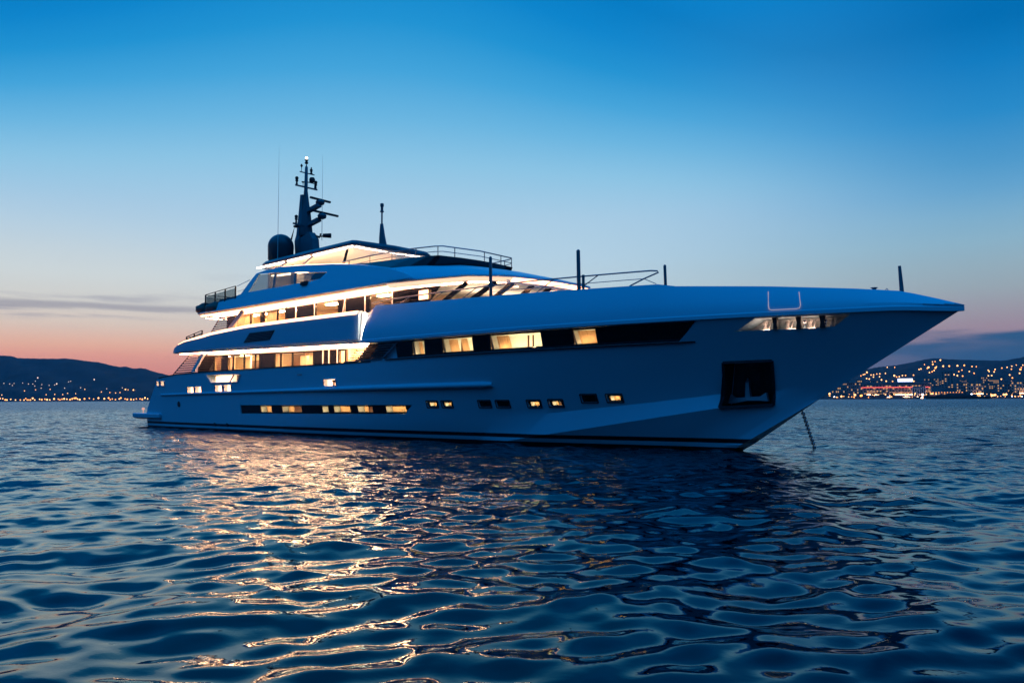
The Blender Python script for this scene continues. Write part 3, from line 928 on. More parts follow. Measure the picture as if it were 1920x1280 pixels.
for x in (23.28, 23.88, 24.71): MB().box(x-.02, x+.02, -3.40, -3.355, 2.95, mz1(x)).build('mullion', 'soffit', Y)
for x in (20.33, 22.34, 27.22, 29.58): MB().box(x-.018, x+.018, -3.39, -3.355, 5.6, 7.6).build('mullion', 'soffit', Y)
MB().bar((25.05, -3.40, 6.2), (25.45, -3.40, 7.6), .03, .04).build('mullion', 'soffit', Y)


hd = MB().loft([[(x, -3.40, mz1(x)), (x, -3.40, mz1(x)+.20), (x, -3.25, mz1(x)+.20), (x, -3.25, mz1(x))] for x in frange(9.2, 28.0, 20)]).build('window_header', 'soffit', Y)


def room(name, x0, x1, yb, z0, z1, lamps, items, y0=-3.3):
    r_ = MB().box(x0, x1, yb, yb+.08, z0, z1).box(x0-.08, x0, y0+.1, yb, z0, z1).box(x1, x1+.08, y0+.1, yb, z0, z1).box(x0, x1, y0+.05, yb, z0-.06, z0).build(name, 'cream', Y)
    MB().box(x0, x1, y0+.08, yb, z1, z1+.03).build('ceiling', 'soffit', r_)
    for a, b_, c, d in lamps: MB().box(a, b_, c, d, z1-.05, z1-.02).build('ceiling_lamp', 'saloon_lamp', r_)
    for a, b_, c, d, e_, f_, mt in items: MB().box(a, b_, c, d, e_, f_).build('cabinet' if mt == 'wood' else 'pillar', mt, r_)
    return r_


room('saloon', 8.5, 24.7, -1.2, 2.95, 4.98, [(10, 10.9, -2.9, -2.6), (12.2, 13.4, -2.6, -2.4), (13.9, 15.4, -2.9, -2.65), (18, 18.6, -2.9, -2.7), (20.2, 22.2, -2.95, -2.6)],
     [(12.9, 14.0, -2.2, -1.9, 2.95, 4.6, 'wood'), (14.25, 14.35, -3.0, -2.9, 2.95, 4.9, 'soffit'), (15.45, 15.55, -3.0, -2.9, 2.95, 4.9, 'soffit'), (14.5, 15.4, -2.3, -2.0, 3.0, 4.5, 'wood'),
      (18.7, 20.0, -2.5, -2.2, 2.95, 4.8, 'wood'), (20.15, 20.85, -2.9, -2.6, 2.95, 4.6, 'curtain'), (21.1, 21.75, -2.9, -2.6, 2.95, 4.6, 'curtain'),
      (12.8, 14.0, -3.1, -2.7, 3.2, 3.95, 'soffit'), (18.8, 19.7, -3.1, -2.7, 3.2, 3.98, 'soffit')])
room('vestibule', 24.8, 27.9, -2.2, 2.95, 4.93, [(25.0, 26.6, -3.1, -2.8), (26.7, 27.5, -3.9, -3.5)], [(26.9, 27.1, -2.6, -2.4, 2.95, 4.9, 'soffit'), (25.3, 25.5, -3.3, -3.2, 2.95, 4.9, 'wood')])
room('upper_saloon', 12.4, 30.9, -1.0, 5.6, 7.5, [(12.9, 14.6, -2.9, -2.6), (15.2, 15.8, -2.8, -2.6), (17, 18, -2.9, -2.6), (18.3, 19.1, -2.6, -2.3), (22.6, 23.6, -2.8, -2.4), (27.8, 28.8, -3.0, -2.7), (28.2, 29.4, -2.2, -2.0)],
     [(15.0, 15.5, -2.6, -2.3, 5.6, 7.2, 'curtain'), (15.9, 16.15, -2.5, -2.3, 5.6, 7.3, 'wood'), (18.4, 19.1, -2.2, -1.9, 5.6, 7.1, 'wood'), (23.5, 24.0, -2.4, -2.0, 5.6, 7.45, 'soffit'), (29.0, 29.5, -2.6, -2.2, 5.6, 7.3, 'wood')])
# deck floors seen only edge-on
MB().box(3.2, 29, -3.9, 3.9, 2.86, 2.90).build('main_deck', 'teak', Y)

# --- sundeck slab with its bright soffit
PLAN = [(8.35, 0), (8.25, -2.8), (8.25, -3.7), (8.9, -4.08), (10.5, -4.18), (15, -4.2), (20, -4.2), (26, -4.2), (30, -4.15), (33, -3.92), (35.4, -3.55), (37.1, -3.12), (37.65, -2.75), (38.05, -1.5), (38.15, 0)]


def ze(x): return ip(x, [(8.2, 7.92), (12, 7.84), (30, 7.85), (35.5, 7.72), (37.6, 7.52), (38.2, 7.48)])


def plan_ring(d, dzv, pl=PLAN):
    """planform moved inward by d at a height relative to the edge"""
    full = pl+[(x, -y) for x, y in reversed(pl[1:-1])]; n = len(full); out = []
    for i, (x, y) in enumerate(full):
        a, c = full[i-1], full[(i+1) % n]
        tx, ty = c[0]-a[0], c[1]-a[1]; L = math.hypot(tx, ty)
        out.append((x-ty/L*d, y+tx/L*d, ze(x)+dzv))
    return out


sd_ = MB().loft([plan_ring(.02, -.02), plan_ring(0, 0), plan_ring(.03, .06), plan_ring(.3, .09)]).build('sundeck', 'paint', Y)
fz = MB().loft([plan_ring(.03, -.021), plan_ring(.34, -.22), plan_ring(.9, -.23)]).build('sundeck_soffit', 'soffit', Y)
led_line([(x, -4.18+.68, ze(x)-.231) for x in frange(10.4, 30, 12)], 'light_strip', fz, .34)
led_line([(x, 4.18-.62, ze(x)-.231) for x in frange(10.4, 30, 12)], 'light_strip', fz, .14)
led_line([(8.75, y, 7.66) for y in (-3.3, 3.3)], 'light_strip', fz, .2)
def fascia(pts, name, mat, dz0=-.125, dz1=-.215):
    rings = []
    for i, (x, y) in enumerate(pts):
        a = Vector(pts[max(0, i-1)]); c = Vector(pts[min(len(pts)-1, i+1)]); d = (c-a).normalized(); nx, ny = -d.y, d.x
        k0, k1 = .03+.31*(-dz0-.021)/.199, .03+.31*(-dz1-.021)/.199
        e = -.012
        rings.append([(x+nx*(k0+e), y+ny*(k0+e), ze(x)+dz0), (x+nx*(k1+e), y+ny*(k1+e), ze(x)+dz1), (x+nx*(k1+.01), y+ny*(k1+.01), ze(x)+dz1+.01), (x+nx*(k0+.01), y+ny*(k0+.01), ze(x)+dz0+.01)])
    return MB().loft(rings).build(name, mat, fz)


fascia([(8.27, -3.72), (8.9, -4.08), (10.5, -4.18)]+[(x, -4.2) for x in frange(13, 28, 6)]+[(30, -4.15)], 'fascia_light', 'fascia_light')
fascia([(30, -4.15), (33, -3.92), (35.4, -3.55), (37.1, -3.12), (37.55, -2.85)], 'fascia_light', 'fascia_dim', -.06)
fascia([(37.65, -2.75), (38.05, -1.5), (38.15, 0), (38.05, 1.5), (37.65, 2.75)], 'fascia_light', 'fascia_light', -.06)
fr_pts = [(30.2, -3.5), (33, -3.28), (35.2, -2.95), (36.7, -2.55), (37.15, -2.2), (37.4, -1.2), (37.45, 0), (37.4, 1.2), (37.15, 2.2)]
mm = MB(); rings = []
for i, (x, y) in enumerate(fr_pts):
    a = Vector(fr_pts[max(0, i-1)]); c = Vector(fr_pts[min(len(fr_pts)-1, i+1)]); d = (c-a).normalized(); nx, ny = -d.y, d.x
    zz_ = ze(x)-.245
    rings.append([(x-nx*.05, y-ny*.05, zz_-.03), (x+nx*.05, y+ny*.05, zz_-.03), (x+nx*.05, y+ny*.05, zz_), (x-nx*.05, y-ny*.05, zz_)])
mm.loft(rings).build('light_strip', 'led', fz)
for k in range(5):
    MB().box(9.2+.55*k, 9.5+.55*k, -2.2, -1.9, 7.60, 7.615).build('downlight', 'led', fz)

# --- sundeck side walls with the raked windows
lean = lambda x, z: (x, -(4.15-(z-7.87)*.38), z)
leanp = lambda x, z: (x, (4.15-(z-7.87)*.38), z)
outl = [(11.75, 7.90), (11.62, 8.64), (13.8, 8.69), (14.45, 8.76), (15.05, 9.55), (15.5, 10.02), (16.5, 10.10), (18.2, 10.12), (21, 9.89), (24.2, 9.56), (27, 9.19), (29.8, 8.67), (31.4, 8.2), (32.2, 7.90)]
hole = [(15.37, 8.78), (15.93, 9.93), (18.0, 9.79), (20.4, 9.51), (22.4, 9.29), (24.05, 9.11), (23.55, 8.78), (22.5, 8.75), (19, 8.76)]
for fn, sg in ((lean, 1), (leanp, -1)):
    wl = MB().plate(outl, [hole], fn, (0, .10*sg, .03)).build('sundeck_side', 'paint', Y)
    wf = MB()
    lo = lambda x: ip(x, [(15.3, 8.78), (19, 8.76), (22.5, 8.75), (23.5, 8.78)]); hi = lambda x: ip(x, [(15.93, 9.93), (18, 9.79), (20.4, 9.51), (24.05, 9.11)])
    P = lambda x, z, d=0: (fn(x, z)[0], fn(x, z)[1]+d*sg, z)
    for x0, x1 in ((18.3, 18.55), (20.75, 21.0)):
        wf = MB(); wf.loft([[P(x0, lo(x0), .03), P(x1, lo(x1), .03), P(x1, lo(x1), .09), P(x0, lo(x0), .09)], [P(x0-.45, hi(x0-.4), .03), P(x1-.45, hi(x1-.4), .03), P(x1-.45, hi(x1-.4), .09), P(x0-.45, hi(x0-.4), .09)]])
        wf.build('mullion', 'paint_dark', wl)
    MB().plate([(15.42, 8.80), (15.95, 9.9), (18.0, 9.77), (20.4, 9.49), (22.4, 9.27), (23.98, 9.1), (23.5, 8.80), (19, 8.78)], [], lambda x, z: P(x, z, .05), (0, .012*sg, 0)).build('pane', 'tint', wl)
    MB().plate([(22.4, 8.77), (22.7, 9.24), (23.98, 9.1), (23.52, 8.80)], [], lambda x, z: P(x, z, .03), (0, .012*sg, 0)).build('dark_corner', 'darkglass', wl)
    if sg == 1: MB().box(21.8, 22.4, -4.0, -3.75, 8.56, 8.76).build('side_camera', 'black_matt', wl)
# inner wall seen through the windows: pinkish lit bulkhead
MB().box(18.9, 19.3, -2.9, -2.2, 8.0, 10.2).build('sundeck_pillar', 'louvre', Y)
MB().box(21.3, 21.6, -2.6, -1.4, 8.0, 9.0).build('sundeck_bar', 'cream', Y)

# --- roof of the wheelhouse and the dark coaming of the sundeck
low = [(29.6, -4.13), (33, -3.88), (35.4, -3.51), (37.05, -3.08), (37.55, -2.72), (37.95, -1.5), (38.05, 0)]
upp = [(29.7, -3.80, 8.66), (30.9, -3.45, 8.66), (31.8, -3.05, 8.64), (32.15, -2.8, 8.62), (32.3, -2.62, 8.62), (32.45, -1.3, 8.80), (32.5, 0, 8.84)]
rows = []
for (x, y), (X2, Y2, Z2) in zip(low, upp):
    col_ = []
    for q in (0, .12, .3, .5, .7, .85, 1):
        col_.append((x+(X2-x)*q, y+(Y2-y)*q, ze(x)+.05+(Z2-ze(x)-.05)*q+.10*math.sin(PI*q)*(1 if x > 33 else .4)))
    rows.append(col_)
rows = rows+[[(x, -y, z) for x, y, z in c] for c in reversed(rows[:-1])]
MB().loft(rows, caps=False, closed=False).build('wheelhouse_roof', 'paint', Y, 30)
cb = [(25.3, -3.50, 9.32), (27.3, -3.55, 9.08), (29.6, -3.72, 8.66), (30.9, -3.38, 8.66), (31.75, -2.98, 8.64), (32.1, -2.72, 8.62), (32.22, -2.56, 8.62), (32.35, -1.3, 8.80), (32.4, 0, 8.84)]
ct = [(25.3, -3.42, 9.42), (27.4, -3.34, 9.28), (29.6, -3.22, 9.21), (30.8, -3.08, 9.18), (31.8, -2.86, 9.15), (32.25, -2.72, 9.14), (32.4, -2.6, 9.14), (32.55, -1.3, 9.16), (32.6, 0, 9.17)]
rr_ = []
for p, q in zip(cb, ct):
    q2 = (q[0]-.10, q[1]*.975, q[2]); p2 = (p[0]-.2, p[1]*.95, p[2])
    rr_.append([p, q, q2, p2])
rr_ = rr_+[[(x, -y, z) for x, y, z in c] for c in reversed(rr_[:-1])]
cm = MB().loft(rr_).build('sundeck_coaming', 'black', Y)
# rail on the coaming
rt = [(25.0, -3.30, 9.60), (27.3, -3.22, 9.66), (29.2, -3.12, 9.66), (30.9, -3.0, 9.63), (32.1, -2.70, 9.62), (32.45, -2.45, 9.62), (32.6, 0, 9.66), (32.45, 2.45, 9.62), (32.1, 2.7, 9.62), (30.5, 3.0, 9.64)]
rl = MB().tube(rt, .032, 6).tube([(x, y, z-.27) for x, y, z in rt], .02, 6).build('sundeck_rail', 'rail', Y, 50)
po = [(25.6, -3.28, 9.61), (27.4, -3.2, 9.66), (29.2, -3.12, 9.66), (31.0, -2.98, 9.63), (32.25, -2.6, 9.62), (32.5, -1.7, 9.63), (32.58, .3, 9.66), (32.5, 1.6, 9.63), (32.42, 2.5, 9.62), (31.6, 2.8, 9.62)]
for x, y, z in po: MB().tube([(x, y, z-.5), (x, y, z)], .024, 6).build('post', 'rail', rl)

# --- wheelhouse windscreen, raked forward
wt = [(31.0, -3.36), (33.2, -3.25), (34.9, -3.05), (36.5, -2.72), (37.1, -2.25), (37.35, -1.15), (37.4, 0)]
wb = [(31.0, -3.36), (31.6, -3.34), (31.9, -3.22), (33.4, -2.95), (34.6, -2.4), (35.2, -1.2), (35.3, 0)]
wt = wt+[(x, -y) for x, y in reversed(wt[:-1])]; wb = wb+[(x, -y) for x, y in reversed(wb[:-1])]
zt0, zb0 = 7.60, 6.0
ztp = lambda x: min(7.60, ze(x)-.24)
ws = MB()
for i, (a, c) in enumerate(zip(wt, wb)):
    ws.bar((c[0], c[1], zb0), (a[0], a[1], ztp(a[0])), .05, .24 if 1 < i < 11 else .10)
ws = ws.build('wheelhouse_window', 'black', Y)
for i in range(len(wt)-1):
    a, b_, c, d = wt[i], wt[i+1], wb[i+1], wb[i]
    q = [(a[0], a[1], ztp(a[0])), (b_[0], b_[1], ztp(b_[0])), (c[0], c[1], zb0), (d[0], d[1], zb0)]
    MB().add(q, [(0, 1, 2, 3)]).build('pane', 'glass' if i not in (0, 11) else 'darkglass', ws)
for q in (.0,):
    MB().box(31.75, 32.45, -3.40, -3.385, 6.9, 7.35).build('small_window', 'soft_glow', ws)
wi = MB().box(31.1, 31.2, -3.2, 3.2, 5.9, 7.45).build('wheelhouse_interior', 'cream', Y)
MB().loft([[(31.2, -3.2, 7.5), (31.2, 3.2, 7.5), (31.2, 3.2, 7.53), (31.2, -3.2, 7.53)], [(34.8, -2.9, 7.46), (34.8, 2.9, 7.46), (34.8, 2.9, 7.49), (34.8, -2.9, 7.49)], [(37.0, -2.1, 7.28), (37.0, 2.1, 7.28), (37.0, 2.1, 7.3), (37.0, -2.1, 7.3)]]).build('ceiling', 'soffit', wi)
led_line([(x, -1.4, z) for x, z in ((31.8, 7.48), (34.7, 7.44), (36.6, 7.29))], 'light_strip', wi, .12, .03)
led_line([(x, 1.4, z) for x, z in ((31.8, 7.48), (34.7, 7.44), (36.6, 7.29))], 'light_strip', wi, .12, .03)
MB().loft([[(33.6, -1.8, 5.9), (33.6, 1.8, 5.9), (33.6, 1.8, 6.7), (33.6, -1.8, 6.7)], [(34.4, -1.6, 5.9), (34.4, 1.6, 5.9), (34.4, 1.6, 6.55), (34.4, -1.6, 6.55)]]).build('console', 'wood', wi)
MB().box(31.4, 32.2, -2.6, 2.6, 6.05, 6.1).build('floor_fill', 'fill_panel', wi)  # unseen fill glow, here and over the console, added to brighten the wheelhouse
MB().box(33.5, 34.5, -2.4, 2.4, 6.75, 6.78).build('console_fill', 'fill_panel', wi)
for y in (-.9, .9): MB().box(32.5, 33.0, y-.3, y+.3, 5.9, 6.95).build('helm_chair', 'louvre', wi)

# --- hardtop
def htop(d, z, dza=0.0):
    pl = [(14.35, -2.3), (15.2, -2.75), (20, -2.86), (25.2, -2.9), (25.35, -2.7), (25.6, 0)]
    full = pl+[(x, -y) for x, y in reversed(pl[:-1])]
    cx_ = 20.0
    return [(cx_+(x-cx_)*(1-d/5.7), y*(1-d/2.9), z+(dza if x < 14.9 else 0)) for x, y in full]
ht = MB().loft([htop(.12, 10.54), htop(0, 10.60), htop(0, 10.74), htop(.18, 10.92, -.12), htop(1.2, 11.02, -.2), htop(2.2, 11.05, -.2)]).build('hardtop', 'paint_dark', Y)
hs = MB().loft([htop(.2, 10.53), htop(.2, 10.50)]).build('hardtop_ceiling', 'soffit', ht)
for a, b_ in ((14.5, 17.8), (18.3, 20.8), (21.2, 25.2)):
    led_line([(x, -2.72-.004*(x-14), 10.57) for x in (a, b_)], 'light_strip', ht, .14, .055, 'led_white')
for a, b_ in ((-2.6, .1), (.25, 2.6)):
    m = MB().loft([[(25.16, y, 10.50), (25.30, y, 10.50), (25.30, y, 10.57), (25.16, y, 10.57)] for y in (a, b_)]); m.build('light_strip', 'led_white', ht)
for x0, z0, x1, z1, mt in ((17.2, 10.05, 18.2, 10.52, 'louvre'), (20.2, 9.95, 21.1, 10.52, 'louvre'), (24.5, 9.4, 24.6, 10.52, 'black')):
    for s_ in (-1, 1): MB().bar((x0, s_*2.95, z0), (x1, s_*2.70, z1), .10, .14).build('strut', mt, ht)
MB().box(23.4, 23.9, 1.6, 2.1, 8.0, 10.5).build('strut', 'louvre', ht)
# light line on the coaming under the hardtop
led_line([(x, -3.12, ip(x, [(15.5, 10.06), (18, 10.14), (21, 9.93), (24, 9.62), (25.2, 9.48)])+.05) for x in frange(16, 25.2, 8)], 'light_strip', ht, .06, .03, 'soft_glow')
MB().box(14.9, 15.1, -2.2, 2.2, 8.0, 10.4).build('aft_screen', 'louvre', ht)
MB().box(16.5, 24.0, 2.3, 2.5, 8.0, 9.9).build('far_screen', 'cream', ht)
MB().box(16.6, 23.9, 2.0, 2.25, 9.55, 9.6).build('ceiling_fill', 'fill_up', ht)  # unseen fill strips, this and the next, added to brighten the hardtop ceiling
MB().loft([[(x, -2.85, z), (x, -2.55, z), (x, -2.55, z+.04), (x, -2.85, z+.04)] for x, z in ((16.5, 9.8), (21, 9.6), (24.8, 9.2))]).build('ceiling_fill', 'fill_up', ht)

# --- glass balustrades aft
def balustrade(pts, n, h, name):
    (xa, ya, za), (xb, yb, zb_) = pts
    fr_ = MB()
    fr_.bar((xa, ya, za+h), (xb, yb, zb_+h), .04, .04)
    r_ = fr_.build(name, 'black', Y)
    for k in range(n+1):
        q = k/n; x, y, z = xa+(xb-xa)*q, ya+(yb-ya)*q, za+(zb_-za)*q
        MB().box(x-.05, x+.05, y-.03, y+.03, z, z+h).build('post', 'black', r_)
    for k in range(n):
        q0, q1 = (k+.06)/n, (k+.94)/n
        a = [xa+(xb-xa)*q0, ya+(yb-ya)*q0, za+(zb_-za)*q0]; c = [xa+(xb-xa)*q1, ya+(yb-ya)*q1, za+(zb_-za)*q1]
        MB().loft([[(a[0], a[1], a[2]), (a[0], a[1], a[2]+h-.12), (a[0], a[1]+.02, a[2]+h-.12), (a[0], a[1]+.02, a[2])], [(c[0], c[1], c[2]), (c[0], c[1], c[2]+h-.12), (c[0], c[1]+.02, c[2]+h-.12), (c[0], c[1]+.02, c[2])]]).build('pane', 'tint', r_)
balustrade(((9.8, -3.95, 8.3), (13.9, -3.9, 8.5)), 3, .82, 'glass_balustrade')
balustrade(((9.7, -3.9, 8.2), (9.7, 3.9, 8.2)), 5, .92, 'glass_balustrade')
balustrade(((6.6, -3.75, 5.62), (6.6, 3.75, 5.62)), 5, .85, 'glass_balustrade')
balustrade(((6.7, -3.8, 5.65), (9.2, -3.85, 5.95)), 2, .80, 'glass_balustrade')
MB().tube([(14.1, -3.88, 9.3), (15.2, -3.6, 9.62)], .018, 6).tube([(14.1, -3.88, 8.95), (14.8, -3.7, 9.05)], .012, 6).build('stair_rail', 'soffit', Y)

# --- handrail and poles on the forward bulwark
def rp(x, z): return (x, -(max(bk(x)+.05-.56, .1)), z)
top = [rp(28.6, 6.95), rp(29.4, 7.04)]+[rp(x, ip(x, [(29, 7.03), (33, 7.04), (39, 7.04), (45, 6.95)])) for x in frange(30, 44.9, 14)]
hr = MB().tube(top+[rp(45.15, 6.92), rp(45.2, 6.86), rp(44.6, 6.66), rp(44.0, 6.42)], .03, 8).build('foredeck_rail', 'rail', Y, 50)
MB().tube([rp(x, ip(x, [(37, 6.76), (44.6, 6.66)])) for x in frange(36.8, 44.6, 8)], .016, 6).build('lower_rail', 'rail', hr)
for x in (29.0, 31.3, 33.6, 35.8, 38.0, 40.1, 42.2):
    MB().tube([rp(x-.5, ip(x-.5, ZF)-.02), rp(x+.45, ip(x+.45, [(29, 7.03), (39, 7.04), (45, 6.95)]))], .022, 6).build('stanchion', 'rail', hr)
MB().tube([rp(44.6, 6.66), rp(45.1, 6.42)], .016, 6).build('stanchion', 'rail', hr)
for x, z, r_ in ((37.1, 8.34, .075), (41.74, 8.10, .085), (45.47, 7.12, .06)):
    p = rp(x, ip(x, ZF)-.05); m = MB().tube([p, (p[0]-.02, p[1], z-.03), (p[0]-.03, p[1]+.02, z)], [r_, r_*.95, r_*.6], 10)
    if x < 38: m.box(p[0]-.03, p[0]+.12, p[1]-.08, p[1]+.05, p[2]+.45, p[2]+.62)
    m.build('lamp_pole', 'mast_paint', Y, 40)
p = rp(41.95, 6.4); MB().tube([p, (p[0], p[1], 7.05)], .06, 8).build('lamp_pole', 'mast_paint', Y, 40)
MB().tube([(53.22, 0, 5.45), (53.2, 0, 5.9), (53.17, 0, 6.47)], [.075, .065, .05], 10).build('jackstaff', 'mast_paint', Y, 40)
MB().lathe((52.4, -.25, 5.62), [(.14, 0), (.07, .05), (.07, .12), (.13, .16), (0, .18)], 12).tube([(52.7, -.2, 5.60), (52.8, -.2, 5.72), (52.9, -.2, 5.56)], .015, 6).build('mooring_bitt', 'rail', Y, 40)

# --- anchor in its pocket
pk = strip_face([(a+.03, b_+.03, c+.03, d-.03) for a, b_, c, d in pocket[:1]]+[p for p in pocket[1:-1]]+[(a-.03, b_+.03, c-.03, d-.03) for a, b_, c, d in pocket[-1:]], .83, th=.02)
pk = pk.build('anchor_pocket', 'black_matt', Y)
rimp = MB(); cs = [(46.91, 1.66), (48.74, 1.76), (49.06, 3.36), (47.35, 3.33)]
for i in range(4):
    a, c = cs[i], cs[(i+1) % 4]
    for k in range(4):
        p = [a[0]+(c[0]-a[0])*k/4, a[1]+(c[1]-a[1])*k/4]; q = [a[0]+(c[0]-a[0])*(k+1)/4, a[1]+(c[1]-a[1])*(k+1)/4]
        rimp.bar((p[0], -side(*p)-.003, p[1]), (q[0], -side(*q)-.003, q[1]), .10, .10)
rimp.build('pocket_rim', 'black_matt', pk)
for zf in (0, 1):   # lining of the pocket
    pass
ln = MB()
for i in range(len(pocket)-1):
    a, c = pocket[i], pocket[i+1]
    for (xx, zz1, xx2, zz2, e) in ((a[0], a[1], c[0], c[1], .012), (a[2], a[3], c[2], c[3], -.012)):
        ya, yb = -side(xx, zz1), -side(xx2, zz2)
        ln.add([(xx, ya, zz1+e), (xx2, yb, zz2+e), (xx2, yb+.84, zz2+e), (xx, ya+.84, zz1+e)], [(0, 1, 2, 3)])
for (xb_, zb_, xt_, zt_), e in ((pocket[0], .012), (pocket[-1], -.012)):
    yb, yt = -side(xb_, zb_), -side(xt_, zt_)
    ln.add([(xb_+e, yb, zb_), (xt_+e, yt, zt_), (xt_+e, yt+.84, zt_), (xb_+e, yb+.84, zb_)], [(0, 1, 2, 3)])
ln.build('pocket_lining', 'black_matt', pk)
ay = -side(47.85, 1.95)+.12
an = MB()
fl_ = [(46.98, 1.80), (47.12, 2.16), (47.30, 2.03), (47.78, 2.05), (48.34, 2.08), (48.56, 2.22), (48.62, 1.90), (48.3, 1.92), (47.8, 1.92), (47.3, 1.83)]
an.plate(fl_, [], lambda x, z: (x, ay-.02+.10*abs(x-47.85), z), (0, .14, 0))
an.loft([[(47.68, ay+.10, 1.98), (47.90, ay+.10, 1.98), (47.90, ay+.26, 1.98), (47.68, ay+.26, 1.98)], [(47.72, ay+.10, 2.62), (47.84, ay+.10, 2.62), (47.84, ay+.22, 2.62), (47.72, ay+.22, 2.62)]])
an.tube([(47.78, ay+.10, 2.60), (47.78, ay+.18, 2.72), (47.78, ay+.28, 2.64)], .05, 8)
an = an.build('anchor', 'steel_anchor', Y)

# --- lit mooring gear behind the bow opening
bw_ = MB()
for p in (bow_win,):
    pts = [(a, b_+.02, c, d-.02) for a, b_, c, d in p]
bwp = strip_face([(a+.0, b_+.01, c, d-.01) for a, b_, c, d in bow_win], .84, th=.02).build('bow_opening', 'soffit', Y)
for xq in (49.5, 50.26, 51.0):
    yq = -side(xq, 4.6)
    MB().loft([[(xq-.09, yq+.03, 4.43), (xq+.09, yq+.03, 4.43), (xq+.09, yq+.12, 4.43), (xq-.09, yq+.12, 4.43)], [(xq-.05, yq+.0, 4.63), (xq+.07, yq+.0, 4.63), (xq+.07, yq+.1, 4.63), (xq-.05, yq+.1, 4.63)],
               [(xq-.07, yq-.05, 4.84), (xq+.12, yq-.05, 4.84), (xq+.12, yq+.06, 4.84), (xq-.07, yq+.06, 4.84)]]).build('divider', 'black_matt', bwp)
for i, xq in enumerate((49.05, 49.3, 49.78, 50.3, 50.5, 50.95, 51.15)):
    yq = -side(xq, 4.6)+.38+.08*(i % 2)
    MB().lathe((xq, yq, 4.44), [(.11, 0), (.08, .06), (.05, .1), (.05, .2), (.09, .25), (.09, .3), (.02, .33)], 12).build('capstan', 'chrome' if i % 2 else 'louvre', bwp, 40)
    if i % 2 == 0: MB().tube([(xq+.14, yq-.05, 4.46), (xq+.2, yq, 4.7), (xq+.32, yq+.1, 4.8)], .02, 6).build('pipe', 'louvre', bwp)
for xq in (48.9, 49.75, 50.4, 51.0):
    yq = -side(xq, 4.5)+.18
    MB().box(xq, xq+.36, yq, yq+.14, 4.432, 4.439).build('opening_lamp', 'opening_light', bwp)

# --- domes, mast and aerials on the hardtop
def dome(x, y, r, z0, h, lab=None):
    pr = [(r*.9, 0), (r*.98, .06), (r*.86, .10), (r*.97, .22), (r, h-r)]+[(r*math.cos(a), h-r+r*math.sin(a)) for a in [PI/2*k/8 for k in range(1, 8)]]+[(.02, h)]
    MB().lathe((x, y, z0), pr, 28).build('satellite_dome', 'radome', Y, 40)
dome(14.78, -1.22, .84, 11.02, 1.93)
dome(14.9, .9, .66, 11.0, 1.8)
dome(16.7, 1.9, .75, 10.98, .92)
ms = MB().loft([[(15.45, -.30, 10.9), (17.25, -.26, 10.9), (17.25, .26, 10.9), (15.45, .30, 10.9)], [(15.42, -.28, 12.3), (17.0, -.26, 12.5), (17.0, .26, 12.5), (15.42, .28, 12.3)],
                [(15.45, -.26, 12.7), (16.55, -.24, 13.0), (16.55, .24, 13.0), (15.45, .26, 12.7)]]).build('mast', 'mast_paint', Y)
MB().loft([[(15.1, -.30, 11.0), (15.6, -.32, 11.0), (15.6, .32, 11.0), (15.1, .30, 11.0)], [(14.88, -.28, 12.6), (15.5, -.30, 12.7), (15.5, .30, 12.7), (14.88, .28, 12.6)], [(15.02, -.24, 13.0), (15.5, -.24, 13.0), (15.5, .24, 13.0), (15.02, .24, 13.0)], [(15.1, -.14, 14.4), (15.5, -.10, 14.4), (15.5, .10, 14.4), (15.1, .14, 14.4)],
           [(15.15, -.06, 15.75), (15.45, -.06, 15.72), (15.45, .06, 15.72), (15.15, .06, 15.75)]]).build('mast_fin', 'mast_paint', ms)
MB().loft([[(15.5, -.22, 12.9), (16.35, -.20, 12.95), (16.35, .20, 12.95), (15.5, .22, 12.9)], [(15.55, -.16, 14.2), (16.2, -.14, 14.2), (16.2, .14, 14.2), (15.55, .16, 14.2)],
           [(15.6, -.1, 15.0), (16.05, -.1, 14.95), (16.05, .1, 14.95), (15.6, .1, 15.0)], [(15.62, -.08, 15.9), (15.86, -.08, 15.9), (15.86, .08, 15.9), (15.62, .08, 15.9)]]).build('mast_trunk', 'paint_dark', ms)
MB().tube([(15.75, 0, 15.6), (15.78, 0, 17.5), (15.78, 0, 17.8)], [.13, .10, .06], 10).build('mast_pole', 'mast_paint', ms, 40)
MB().lathe((15.78, 0, 17.75), [(.1, 0), (.13, .08), (.08, .1), (.08, .2), (.13, .24), (.1, .3), (0, .3)], 12).build('masthead', 'black_matt', ms, 40)
MB().lathe((15.78, 0, 18.05), [(.02, 0), (.07, .04), (.08, .10), (.05, .16), (0, .18)], 12).build('masthead_lamp', 'nav', ms, 40)
ya = MB().bar((15.8, -.82, 16.16), (15.8, .84, 16.13), .09, .09).bar((15.8, -.50, 17.12), (15.8, .60, 17.10), .06, .06).bar((15.8, -.95, 13.58), (15.8, .3, 13.45), .10, .10).build('yardarms', 'mast_paint', ms)
for y, z in ((-.72, 16.2), (-.72, 13.62), (.72, 16.18)):
    MB().lathe((15.8, y, z), [(.05, 0), (.09, .05), (.06, .09), (.06, .2), (.11, .25), (.08, .32), (.11, .40), (.11, .5), (.04, .55)], 12).build('signal_lamp', 'black_matt', ya, 40)
MB().lathe((15.8, -.72, 13.30), [(.02, 0), (.18, .05), (.18, .14), (.04, .2)], 12).build('loudhailer', 'black_matt', ya, 40)
MB().lathe((15.8, .44, 16.55), [(.05, 0), (.19, .06), (.2, .22), (.14, .34), (0, .38)], 16).build('gps_dome', 'black_matt', ya, 40)
MB().bar((15.8, .1, 16.52), (15.8, .72, 16.52), .06, .06).bar((15.8, .62, 16.15), (15.8, .66, 16.6), .05, .05).build('bracket', 'mast_paint', ya)
